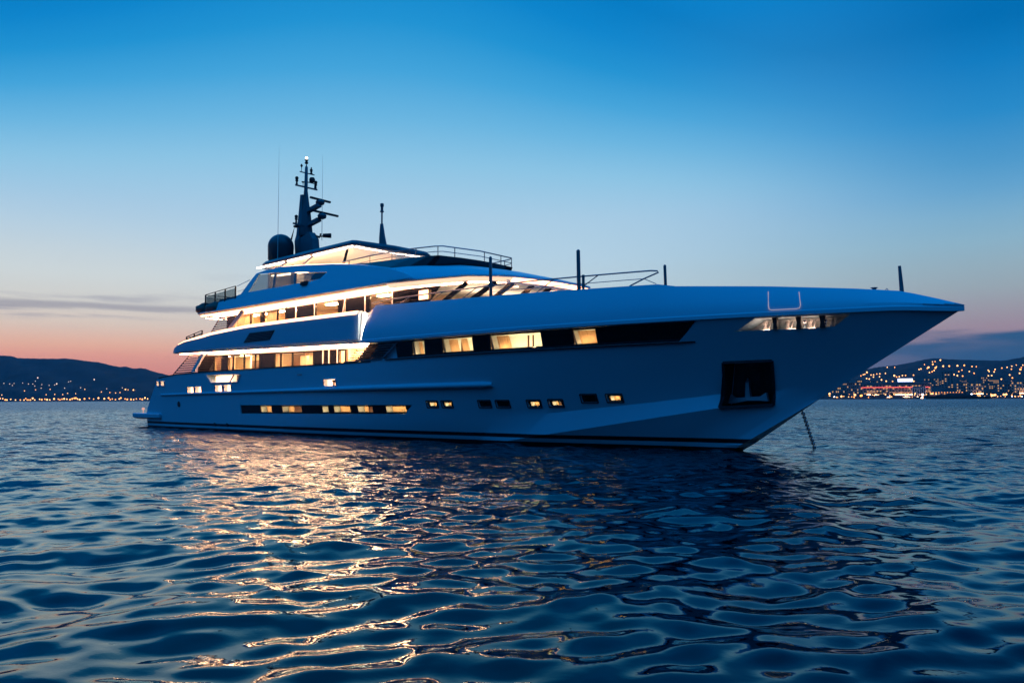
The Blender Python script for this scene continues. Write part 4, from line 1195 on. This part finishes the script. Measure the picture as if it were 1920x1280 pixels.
MB().lathe((15.8, -.25, 16.2), [(.02, 0), (.02, .2), (.1, .24), (.1, .29), (0, .31)], 10).build('sensor', 'black_matt', ya, 40)
MB().tube([(15.8, -.38, 17.15), (15.8, -.38, 17.45)], .02, 6).lathe((15.8, -.38, 17.42), [(.02, 0), (.09, .12), (.05, .2), (0, .26)], 10).build('wind_sensor', 'black_matt', ya, 40)
MB().lathe((15.8, .36, 17.14), [(.11, 0), (.06, .08), (.09, .18), (.1, .28), (.03, .36), (.05, .42), (0, .46)], 10).build('horn', 'black_matt', ya, 40)
for xr, zr_, y0, y1, zc in ((17.1, 15.12, -.5, 1.0, 14.5), (17.35, 14.22, -.62, 1.45, 13.55)):
    rd = MB().bar((16.1, 0, zc+.0), (17.25, .1, zc+.22), .34, .22).build('radar_bracket', 'mast_paint', ms)
    MB().lathe((xr, .25, zc+.25), [(.12, 0), (.27, .08), (.30, .22), (.22, .34), (.10, .36), (.10, zr_-zc-.25)], 16).build('radar_motor', 'paint_dark', rd, 40)
    MB().bar((xr, y0, zr_+.04), (xr+.05, y1, zr_-.05), .14, .12).build('radar_scanner', 'black_matt', rd)
MB().tube([(16.6, .35, 12.75), (17.2, .62, 12.75)], [.05, .05], 8).tube([(17.1, .5, 12.78), (17.45, .9, 12.78)], [.13, .16], 12).build('searchlight', 'black_matt', ms, 40)
MB().tube([(16.4, .1, 12.9), (17.0, .3, 12.65), (16.9, .45, 12.9)], .07, 8).build('floodlight', 'black_matt', ms, 40)
MB().tube([(15.9, -.5, 13.5), (15.4, -.25, 12.9)], .04, 6).build('brace', 'mast_paint', ms)
for x, y, z0, z1 in ((15.75, -2.0, 10.95, 18.5), (16.9, .55, 12.5, 18.2)):
    MB().tube([(x, y, z0), (x-.02, y, z0+(z1-z0)*.6), (x-.05, y, z1)], [.022, .012, .004], 6).build('whip_aerial', 'soffit', Y)
MB().tube([(14.9, -.55, 12.6), (15.35, -.55, 13.5)], [.07, .005], 6).build('whip_aerial', 'black_matt', Y)
MB().loft([[(24.0, -.09, 10.95), (24.62, -.06, 10.95), (24.62, .06, 10.95), (24.0, .09, 10.95)], [(24.0, -.08, 11.6), (24.42, -.05, 11.6), (24.42, .05, 11.6), (24.0, .08, 11.6)], [(24.06, -.06, 12.4), (24.22, -.05, 12.4), (24.22, .05, 12.4), (24.06, .06, 12.4)]]
          ).tube([(24.15, 0, 12.3), (24.15, 0, 13.2)], .05, 8).lathe((24.15, 0, 13.1), [(.12, 0), (.12, .06), (.08, .08), (.08, .3), (.11, .34), (.11, .5), (.03, .54)], 12).build('aft_light_mast', 'mast_paint', Y, 40)

# --- two covered bundles lying at the after edge of the sundeck
def bundle(c, s, lab):
    bm = bmesh.new(); bmesh.ops.create_icosphere(bm, subdivisions=3, radius=1)
    for v in bm.verts:
        p = v.co; k = 1+.07*math.sin(5*p.x+2*p.y)+.05*math.sin(9*p.z+3*p.x)
        zq = p.z if p.z > -.55 else -.55
        v.co = Vector((c[0]+p.x*k*s[0], c[1]+p.y*k*s[1], c[2]+(zq+.55)*k*s[2]))
    me = bpy.data.meshes.new('covered_bundle'); bm.to_mesh(me); bm.free(); me.shade_smooth(); me.materials.append(MAT['cover'])
    o = bpy.data.objects.new('covered_bundle', me); COL.objects.link(o); tag(o, lab, 'bundle', 'covered bundles on the top deck'); return o
bundle((9.15, -3.72, 7.98), (.66, .5, .42), 'brown covered bundle at the very after edge of the top deck')
bundle((10.9, -3.82, 7.93), (.95, .45, .40), 'longer brown covered bundle below the glass balustrade of the top deck')

# --- anchor chain running from the stem into the water
ch = MB(); A0, A1 = Vector((49.55, -.02, 1.50)), Vector((48.75, 3.1, -.25))
A0 = Vector((49.6, .0, 1.56))
nl = 24
for k in range(nl):
    p = A0.lerp(A1, k/nl); q = A0.lerp(A1, (k+1.25)/nl); d = (q-p).normalized()
    s1 = d.cross(Vector((0, 0, 1))).normalized(); s2 = d.cross(s1)
    s_ = s1 if k % 2 else s2; w = .055
    ch.tube([p+s_*w*.3, p+s_*w+d*.02, q+s_*w-d*.02, q+s_*w*.3, q-s_*w*.3, q-s_*w-d*.02, p-s_*w+d*.02, p-s_*w*.3, p+s_*w*.3], .017, 5)
ch = ch.build('anchor_chain', 'rail')
tag(ch, 'dark anchor chain slanting from the bow of the yacht into the water', 'chain')

# ------------------------------------------------------------------ hills across the bay
RIDGE = [(-900, 640), (-300, 650), (-100, 658), (0, 667), (20, 668), (31, 671.8), (70, 672.8), (105, 673.2), (118, 672.3), (140, 674.5), (165, 678), (185, 680), (205, 685), (222, 688.5),
         (235, 687.5), (250, 692), (262, 690.5), (272, 691.5), (290, 698), (305, 701), (320, 705), (360, 715), (420, 728), (520, 735), (700, 738), (900, 738), (1100, 735), (1300, 728),
         (1450, 716), (1560, 701), (1600, 698), (1640, 690), (1680, 685.5), (1705, 681), (1740, 674), (1755, 672.5), (1780, 674.5), (1830, 676), (1880, 677), (1895, 675), (1920, 670), (2050, 660), (2600, 650), (3400, 660)]


def shore_d(px): return ip(px, [(-900, 2400), (500, 2300), (1300, 1500), (1560, 1330), (1920, 1330), (3400, 1500)])
def ridge_d(px): return ip(px, [(-900, 3500), (500, 3300), (1300, 2700), (1700, 2500), (3400, 2600)])
def hor_y(px): return 748.3-.0034*(px-960)
def ridge_h(px): return (hor_y(px)-ip(px, RIDGE))/FOC*ridge_d(px)*math.hypot(1, (px-960)/FOC)**0+2


def ground(px, d):
    a, b_ = shore_d(px), ridge_d(px); h = ridge_h(px)
    if d < a: return .6
    q = (d-a)/(b_-a)
    if q <= 1:
        base = h*(.10*sst(0, .12, q)+.90*(q**1.35))
    else:
        base = h*max(0, 1-(q-1)*1.5)
    w = .05*h*math.sin(px*.045+q*9)*math.sin(q*PI)+.03*h*math.sin(px*.13-q*17)*math.sin(min(1, q)*PI)
    return 1.6*sst(0, .004, q)+base+w*(q < 1)


HAZE = 4.5e-5


def build_hills():
    pxs = [-900+25*i for i in range(36)]+[i*4 for i in range(0, 120)]+[480+20*i for i in range(52)]+[1520+4*i for i in range(110)]+[1960+30*i for i in range(48)]
    qs = [-.01, 0, .005, .03, .06, .1, .15, .22, .3, .38, .46, .54, .62, .7, .78, .85, .91, .96, 1, 1.03, 1.1, 1.3, 1.7]
    r2 = random.Random(3); V = []; F_ = []
    for i, px in enumerate(pxs):
        for j, q in enumerate(qs):
            d = shore_d(px)+(ridge_d(px)-shore_d(px))*q
            z = ground(px, d)+(r2.uniform(-1, 1)*(1.2 if .1 < q < .97 else .8 if q < 1.02 and q > .05 else 0))
            if q < 0: z = -1
            p = bearing(px, d*math.hypot(1, (px-960)/FOC)); V.append((p.x, p.y, z))
    n = len(qs)
    for i in range(len(pxs)-1):
        for j in range(n-1): F_.append((i*n+j, (i+1)*n+j, (i+1)*n+j+1, i*n+j+1))
    m = noisy(principled('hillside', (.028, .042, .05), .95, spec=.1), .6, .012)
    MAT['hill'] = m
    mb = MB(); mb.v = V; mb.f = F_
    o = mb.build('hills', 'hill', None, 60); o['kind'] = 'structure'


build_hills()


def at_shore(px, d, z=0.0):
    p = bearing(px, d*math.hypot(1, (px-960)/FOC)); return Vector((p.x, p.y, z))


def on_hill(px, py):
    """where the line of sight on that bearing and elevation meets the hillside"""
    tan_ = (hor_y(px)-py)/FOC
    d = shore_d(px)+4
    while d < ridge_d(px):
        if ground(px, d) >= tan_*d+2: break
        d += 6
    return at_shore(px, d, max(ground(px, d), 1.5)), d


# ------------------------------------------------------------------ lamps along the coast
MAT['amber'] = emit('amber_lamp', (1.0, .33, .08), 4.0)
MAT['warm'] = emit('warm_lamp', (1.0, .44, .15), 4.5)
MAT['pale'] = emit('pale_lamp', (1.0, .72, .56), 2.0)
MAT['cool'] = emit('cool_lamp', (.75, .8, 1.0), 9.0)
MAT['red'] = emit('red_lamp', (1.0, .10, .05), 5.0)
MAT['green'] = emit('green_lamp', (.1, 1.0, .4), 4.0)
MAT['pole'] = principled('lamp_post_paint', (.03, .03, .035), .6)


def lamp_mesh(mat, r, h):
    m = MB().lathe((0, 0, 0), [(.16, 0), (.1, h)], 6); nf = len(m.f)
    m.lathe((0, 0, h), [(r*.05, 0), (r*.7, r*.3), (r, r), (r*.7, r*1.7), (r*.05, 2*r)], 8)
    me = bpy.data.meshes.new('street_lamp'); me.from_pydata(m.v, [], m.f)
    me.materials.append(MAT['pole']); me.materials.append(MAT[mat])
    for i, f in enumerate(me.polygons): f.material_index = 0 if i < nf else 1
    return me


LM = {}


def lamp(p, mat, size, h, label, group):
    size *= 1.3
    key = (mat, size, h)
    if key not in LM: LM[key] = lamp_mesh(mat, size, h)
    o = bpy.data.objects.new('street_lamp', LM[key]); COL.objects.link(o)
    o.location = p; tag(o, label, 'lamp', group)


r3 = random.Random(5)
left_row = [2, 7, 12, 15, 22, 31, 40, 47, 50, 53, 56, 59, 63, 67, 76, 80, 86, 90, 95, 103, 111, 114, 118, 122, 127, 133, 137, 141, 144, 147, 151, 160, 169, 177, 186, 197, 205, 208, 212, 218, 225, 228, 236, 240, 247, 252, 257, 264, 268, 273, 278,
            -12, -25, -33, -48, 290, 304, 318, 335]
for px in left_row:
    d = shore_d(px)+12
    big = r3.random() < .35
    lamp(at_shore(px, d, 1.4), 'amber' if r3.random() < .55 else 'warm', 1.7 if big else 1.2, r3.choice((2.0, 4.0, 6.0)), 'tiny amber lamp in the row along the far shore left of the yacht', 'shore lamps left of the yacht')
left_hill = [(8, 721), (19, 722), (27, 721), (24, 725), (43, 720), (54, 722), (62, 722), (66, 726), (71, 711), (67, 717), (79, 723), (78, 730), (93, 725), (95, 732), (103, 724), (107, 722), (122, 730),
             (129, 718), (133, 717), (152, 729), (177, 714), (191, 737), (207, 738), (218, 739), (226, 738), (236, 733), (241, 733), (251, 734), (230, 729), (68, 733), (47, 735), (160, 732), (201, 731), (143, 741), (119, 742), (104, 742), (5, 743), (88, 742), (128, 740)]
for px, py in left_hill:
    p, d = on_hill(px, py)
    big = (px, py) in ((71, 711), (177, 714), (251, 734), (236, 733), (107, 722))
    lamp(p, 'pale' if py < 732 else 'warm', 1.5 if big else .85, 2.5, 'faint pale light among houses on the dark hillside left of the yacht', 'house lights on the left hillside')
RZ = lambda X_, Y_: (1540+X_/5.053, 640+Y_/5.053)
right_hill = [(430, 308), (372, 340), (395, 330), (410, 325), (468, 332), (492, 330), (523, 322), (552, 322), (605, 318), (625, 258), (695, 260), (688, 342), (710, 352), (765, 338), (870, 335), (490, 352), (548, 350), (565, 383), (610, 395),
              (670, 395), (870, 395), (735, 350), (795, 340), (925, 282), (943, 275), (978, 232), (1015, 265), (1003, 270), (1057, 232), (1055, 205), (1080, 205), (1130, 192), (1090, 255), (1080, 268), (1068, 290), (1048, 303), (1022, 312), (1155, 252), (1212, 250),
              (1290, 248), (1355, 243), (1428, 252), (1468, 253), (1330, 288), (1300, 300), (1400, 300), (1445, 318), (1285, 342), (1335, 345), (1580, 290), (1588, 300), (1610, 340), (1578, 342), (1570, 380), (1635, 305), (1645, 280), (1710, 268), (1760, 260),
              (1805, 248), (1848, 238), (1895, 260), (1800, 278), (1885, 285), (1875, 320), (1805, 365), (1800, 398), (1680, 428), (1590, 418), (1620, 418), (1850, 400), (1720, 398), (1910, 240), (1780, 335), (1700, 375), (1255, 330), (1190, 318), (1210, 316), (1225, 318), (450, 372), (425, 368), (465, 400)]
bigs = {(1015, 265), (1130, 192), (1155, 252), (1212, 250), (1290, 248), (1355, 243), (688, 342), (1057, 232), (1885, 285), (1080, 268), (430, 308)}
for X_, Y_ in right_hill:
    px, py = RZ(X_, Y_); p, d = on_hill(px, py)
    lamp(p, 'warm' if r3.random() < .6 else 'amber', 1.6 if (X_, Y_) in bigs else 1.05, 2.5, 'amber lamp among houses on the dark hillside behind the town', 'house lights behind the town')
for k in range(95):
    px = r3.uniform(1548, 1935); X_ = (px-1540)*5.053
    d = shore_d(px)+r3.uniform(2, 10)
    lamp(at_shore(px, d, ground(px, d)), 'warm' if r3.random() < .75 else 'cool' if r3.random() < .4 else 'amber', r3.choice((.4, .5, .6, .8, 1.2)), r3.choice((1.5, 2.5, 4.0, 6.0)), 'bright lamp on the waterfront of the town right of the bow', 'waterfront lamps of the town')

# ------------------------------------------------------------------ the town on the right
MAT['facade'] = noisy(principled('pale_render', (.42, .33, .26), .85), .12, .2)
MAT['facade2'] = noisy(principled('grey_render', (.22, .2, .2), .85), .15, .2)
MAT['roof'] = noisy(principled('roof_slate', (.06, .055, .06), .8), .2, .3)
MAT['winlit'] = emit('lit_window', (1.0, .52, .20), .8)
MAT['flood'] = emit('floodlight', (1.0, .52, .26), 26.0)
MAT['floodred'] = emit('red_floodlight', (1.0, .12, .10), 3.2)
MAT['signlit'] = emit('sign_light', (.62, .68, 1.0), 3.0)


class Site:
    """a level plot on the waterfront: x along the shore to the right, y away from the sea"""
    def __init__(s, px, back, name, label, cat='building', group=None):
        s.d = shore_d(px)+back; s.o = thing(name, label, cat, group)
        s.z = max(1.5, ground(px, s.d)-.3) if back > 0 else 0.0
        p = at_shore(px, s.d, s.z); s.o.location = p
        a = math.atan2((p-CAM).y, (p-CAM).x); s.o.rotation_euler = (0, 0, a-PI/2); s.k = s.d*math.hypot(1, (px-960)/FOC)/FOC
    def m(s, name, mb, mat): return mb.build(name, mat, s.o)


def building(px0, px1, py, back, name, label, mat='facade2', rows=3, cols=8, lit=.35, depth=14, flood=None, lamps=True, roofh=2.0):
    pc = (px0+px1)/2; s = Site(pc, back, name, label); w = (px1-px0)*s.k; h = max(4.0, (hor_y(pc)-py)*s.k+2-s.z)
    s.m('wall', MB().box(-w/2, w/2, 0, depth, 0, h), mat)
    s.m('roof', MB().loft([[(-w/2-.4, -.4, h), (w/2+.4, -.4, h), (w/2+.4, depth+.4, h), (-w/2-.4, depth+.4, h)], [(-w/2+1.5, 2, h+roofh), (w/2-1.5, 2, h+roofh), (w/2-1.5, depth-2, h+roofh), (-w/2+1.5, depth-2, h+roofh)]]), 'roof')
    fh = h/rows; ww = w/cols
    for i in range(rows):
        for j in range(cols):
            x = -w/2+ww*(j+.5); z = fh*(i+.35)
            on = r3.random() < lit
            fr = s.m('window', MB().box(x-ww*.24, x+ww*.24, -.12, .0-.002, z, z+fh*.45), 'winlit' if on else 'darkglass')
    if flood:
        s.m('floodlight', MB().box(-w/2+1, w/2-1, -2.6, -2.0, .3, .7), flood)
    return s, w, h


s, w, h = building(1588, 1607, 720, 40, 'apartment_block', 'grey apartment block at the left end of the lit waterfront', 'facade2', 5, 6, .3)
s, w, h = building(1622, 1731, 724, 60, 'grand_hotel', 'long floodlit hotel glowing red along its top storey', 'facade', 4, 22, .4, 20, 'flood')
for k in range(23):
    x = -w/2+w*k/22; s.m('pilaster', MB().box(x-.5, x+.5, -.7, -.125, 0, h+.6), 'facade')
s.m('red_light_band', MB().box(-w/2+2, w/2-2, -1.4, -1.0, h-4.2, h-3.7), 'floodred')
s.m('attic', MB().box(-w/2+3, w/2-3, 1.0, 12, h+2.0, h+4.8), 'facade2')
sg = thing('rooftop_sign', 'bright blue-white illuminated sign on the hotel roof', 'sign', loc=s.o.location+Vector((0, 0, h+4.8))); sg.rotation_euler = s.o.rotation_euler
xo = (1692.5-1676.5)*s.k
MB().box(xo-11.5, xo+11.5, 1.2, 1.7, .6, 6.0).build('sign_panel', 'signlit', sg)
for x in (-9, -3, 3, 9): MB().box(xo+x-.2, xo+x+.2, 1.8, 2.2, 0, 5.5).build('post', 'pole', sg)
s, w, h = building(1712, 1731, 728, 24, 'white_pavilion', 'white floodlit pavilion with tall columns beside the hotel', 'facade', 1, 6, .0, 10, 'flood')
for k in range(7):
    x = -w/2+w*k/6; s.m('column', MB().lathe((x, -.8, 0), [(.6, 0), (.5, h)], 8), 'soffit')
s, w, h = building(1766, 1784, 703, 150, 'tower_block', 'dark tower block with a few bright windows behind the pavilions', 'facade2', 8, 4, .35)
s, w, h = building(1817, 1839, 722, 60, 'yellow_house', 'yellowish floodlit house right of the dark moored yacht', 'facade', 3, 6, .35, 12, 'flood')
s, w, h = building(1794, 1810, 722, 80, 'terraced_house', 'dark house with a row of lit windows left of the yellowish house', 'facade2', 3, 5, .4, 12)
s, w, h = building(1868, 1896, 724, 90, 'low_hotel', 'low dark hotel near the right edge of the picture', 'facade2', 3, 8, .35, 14)
s, w, h = building(1900, 1930, 720, 70, 'corner_block', 'lit block at the right edge of the picture', 'facade', 4, 8, .5, 14, 'flood')
s, w, h = building(1842, 1862, 726, 110, 'villa', 'dim villa between two dark trees right of the moored yacht', 'facade2', 2, 6, .4, 12)
s, w, h = building(1560, 1584, 727, 90, 'harbour_building', 'low harbour building close behind the bow of the yacht', 'facade2', 2, 8, .35, 12)
s, w, h = building(1737, 1796, 737, 14, 'beach_pavilion', 'long low beach pavilion with two rows of orange lamps', 'facade', 2, 14, .5, 8, None, roofh=.6)
for i in range(2):
    for k in range(14):
        x = -w/2+w*(k+.5)/14; s.m('lantern', MB().lathe((x, -1.0, 2.0+i*(h-2.2)), [(.05, 0), (.55, .4), (.55, .8), (.05, 1.2)], 8), 'amber')
for px, w2, lab in ((1698, 12, 'white lit beach tent in front of the hotel'), (1664, 7, 'small white lit beach tent left of the larger one')):
    s = Site(px, 8, 'beach_tent', lab, 'tent')
    s.m('canopy', MB().loft([[(-w2/2, 0, 2.2), (w2/2, 0, 2.2), (w2/2, 6, 2.2), (-w2/2, 6, 2.2)], [(-.3, 2.8, 4.2), (.3, 2.8, 4.2), (.3, 3.2, 4.2), (-.3, 3.2, 4.2)]]), 'soffit')
    for x in (-w2/2+.2, w2/2-.2): s.m('post', MB().box(x-.1, x+.1, .1, .3, 0, 2.2), 'pole')
    s.m('lamp', MB().box(-w2/2+1, w2/2-1, 2, 2.4, 1.7, 1.9), 'flood')

for k in range(12):
    px = (1565, 1583, 1610, 1640, 1741, 1752, 1762, 1806, 1846, 1862, 1884, 1912)[k]
    s, w, h = building(px-r3.uniform(5, 8), px+r3.uniform(5, 8), r3.uniform(712, 722), r3.uniform(180, 330), 'town_house', 'dim town house with a few lit windows on the slope behind the waterfront', 'facade2', 4, 5, .4, 10)
    s.o['group'] = 'houses on the slope behind the waterfront'

# trees on the promenade
MAT['leaf'] = noisy(principled('dark_foliage', (.03, .045, .03), .9), .4, .5)
MAT['bark'] = principled('bark', (.08, .06, .05), .9)


def tree(px, back, hgt, wid, label, palm=False):
    d = shore_d(px)+back; r_ = thing('palm_tree' if palm else 'promenade_tree', label, 'tree', 'trees along the town waterfront', at_shore(px, d, ground(px, d)-.2))
    MB().tube([(0, 0, 0), (.2, .1, hgt*.4), (.1, 0, hgt*.75)], [.4, .3, .15], 7).build('trunk', 'bark', r_)
    m = MB(); rr = random.Random(int(px*10))
    for k in range(160):
        a = rr.uniform(0, 2*PI); q = rr.random()**.5; zc = rr.uniform(-1, 1)
        x, y, z = wid*q*math.cos(a)*math.sqrt(1-zc*zc*.8), wid*q*math.sin(a)*math.sqrt(1-zc*zc*.8), hgt*.68+hgt*.32*zc*(.7+.3*rr.random())
        s1 = rr.uniform(.5, 1.1); n1 = Vector((rr.uniform(-1, 1), rr.uniform(-1, 1), rr.uniform(-1, 1))).normalized(); n2 = n1.orthogonal().normalized(); n3 = n1.cross(n2)
        c = Vector((x, y, z)); m.add([c+n2*s1, c+n3*s1*.6, c-n2*s1, c-n3*s1*.6], [(0, 1, 2, 3)])
    m.build('crown', 'leaf', r_)


for i, (px, hh, ww, lab) in enumerate(((1634, 9, 5, 'dark round tree in front of the left half of the hotel'), (1647, 11, 7, 'wide dark tree in front of the hotel'), (1612, 8, 4, 'dark tree left of the hotel'),
                        (1672, 8, 4, 'dark tree under the middle of the hotel'), (1853, 11, 8, 'wide dark tree right of the moored dark yacht'), (1894, 11, 6, 'dark tree near the right edge of the waterfront'), (1737, 9, 4, 'dark tree between the white pavilion and the beach pavilion'))):
    tree(px, 18, hh, ww, lab)

# moored vessels
MAT['navy'] = principled('navy_hull', (.02, .025, .035), .3)
s = Site(1786, -60, 'moored_yacht', 'dark unlit yacht moored before the beach pavilion, far right of the bow', 'yacht'); s.o.location.z = 0
k_ = s.k; L = 104*k_


def small_hull(L, B, H, bow=1):
    rings = []
    for q in (0, .1, .3, .55, .75, .88, .96, 1.0):
        b_ = B/2*(1-max(0, q-.45)**2*3.2); b_ = max(b_, .05); x = (-L/2+L*q)*bow; hz = H*(1+.35*q*q)
        rings.append([(x, -b_*.8, -.6), (x, b_*.8, -.6), (x, b_, hz), (x, -b_, hz)])
    return MB().loft(rings)


s.m('hull', small_hull(L, 12, 4.2, -1), 'navy')
s.m('deckhouse', MB().loft([[(-L*.28, -4.5, 4.3), (L*.34, -4.5, 4.3), (L*.34, 4.5, 4.3), (-L*.28, 4.5, 4.3)], [(-L*.2, -4, 7.0), (L*.30, -4, 7.0), (L*.30, 4, 7.0), (-L*.2, 4, 7.0)]]), 'navy')
s.m('bridge', MB().loft([[(-L*.14, -3.5, 7.0), (L*.2, -3.5, 7.0), (L*.2, 3.5, 7.0), (-L*.14, 3.5, 7.0)], [(-L*.08, -3, 9.2), (L*.16, -3, 9.2), (L*.16, 3, 9.2), (-L*.08, 3, 9.2)]]), 'navy')
s.m('mast', MB().tube([(0, 0, 9), (.5, 0, 13)], [.3, .1], 6), 'navy')
s = Site(1727, -140, 'lit_launch', 'small brightly lit launch on the water left of the dark moored yacht', 'boat'); s.o.location.z = 0
s.m('hull', small_hull(9, 3, 1.2), 'soffit')
s.m('cabin', MB().loft([[(-2.5, -1.2, 1.2), (2, -1.2, 1.2), (2, 1.2, 1.2), (-2.5, 1.2, 1.2)], [(-2, -1, 2.8), (1.2, -1, 2.8), (1.2, 1, 2.8), (-2, 1, 2.8)]]), 'soffit')
s.m('deck_lamp', MB().box(-1.5, 1, -1.5, -1.25, 2.0, 2.6), 'flood')

# ------------------------------------------------------------------ the evening air over the bay
hz = MB().box(CAM.x-6500, CAM.x+6500, CAM.y-6500, CAM.y+6500, -3.0, 330.0).build('haze', 'black')
hz.data.materials.clear()
hm_ = bpy.data.materials.new('haze'); hm_.use_nodes = True; t = hm_.node_tree; t.nodes.clear()
pv = t.nodes.new('ShaderNodeVolumePrincipled'); pv.inputs['Color'].default_value = (.75, .85, .95, 1); pv.inputs['Density'].default_value = HAZE
pv.inputs['Anisotropy'].default_value = .2
oo = t.nodes.new('ShaderNodeOutputMaterial'); t.links.new(pv.outputs[0], oo.inputs['Volume'])
hz.data.materials.append(hm_); hz['kind'] = 'stuff'
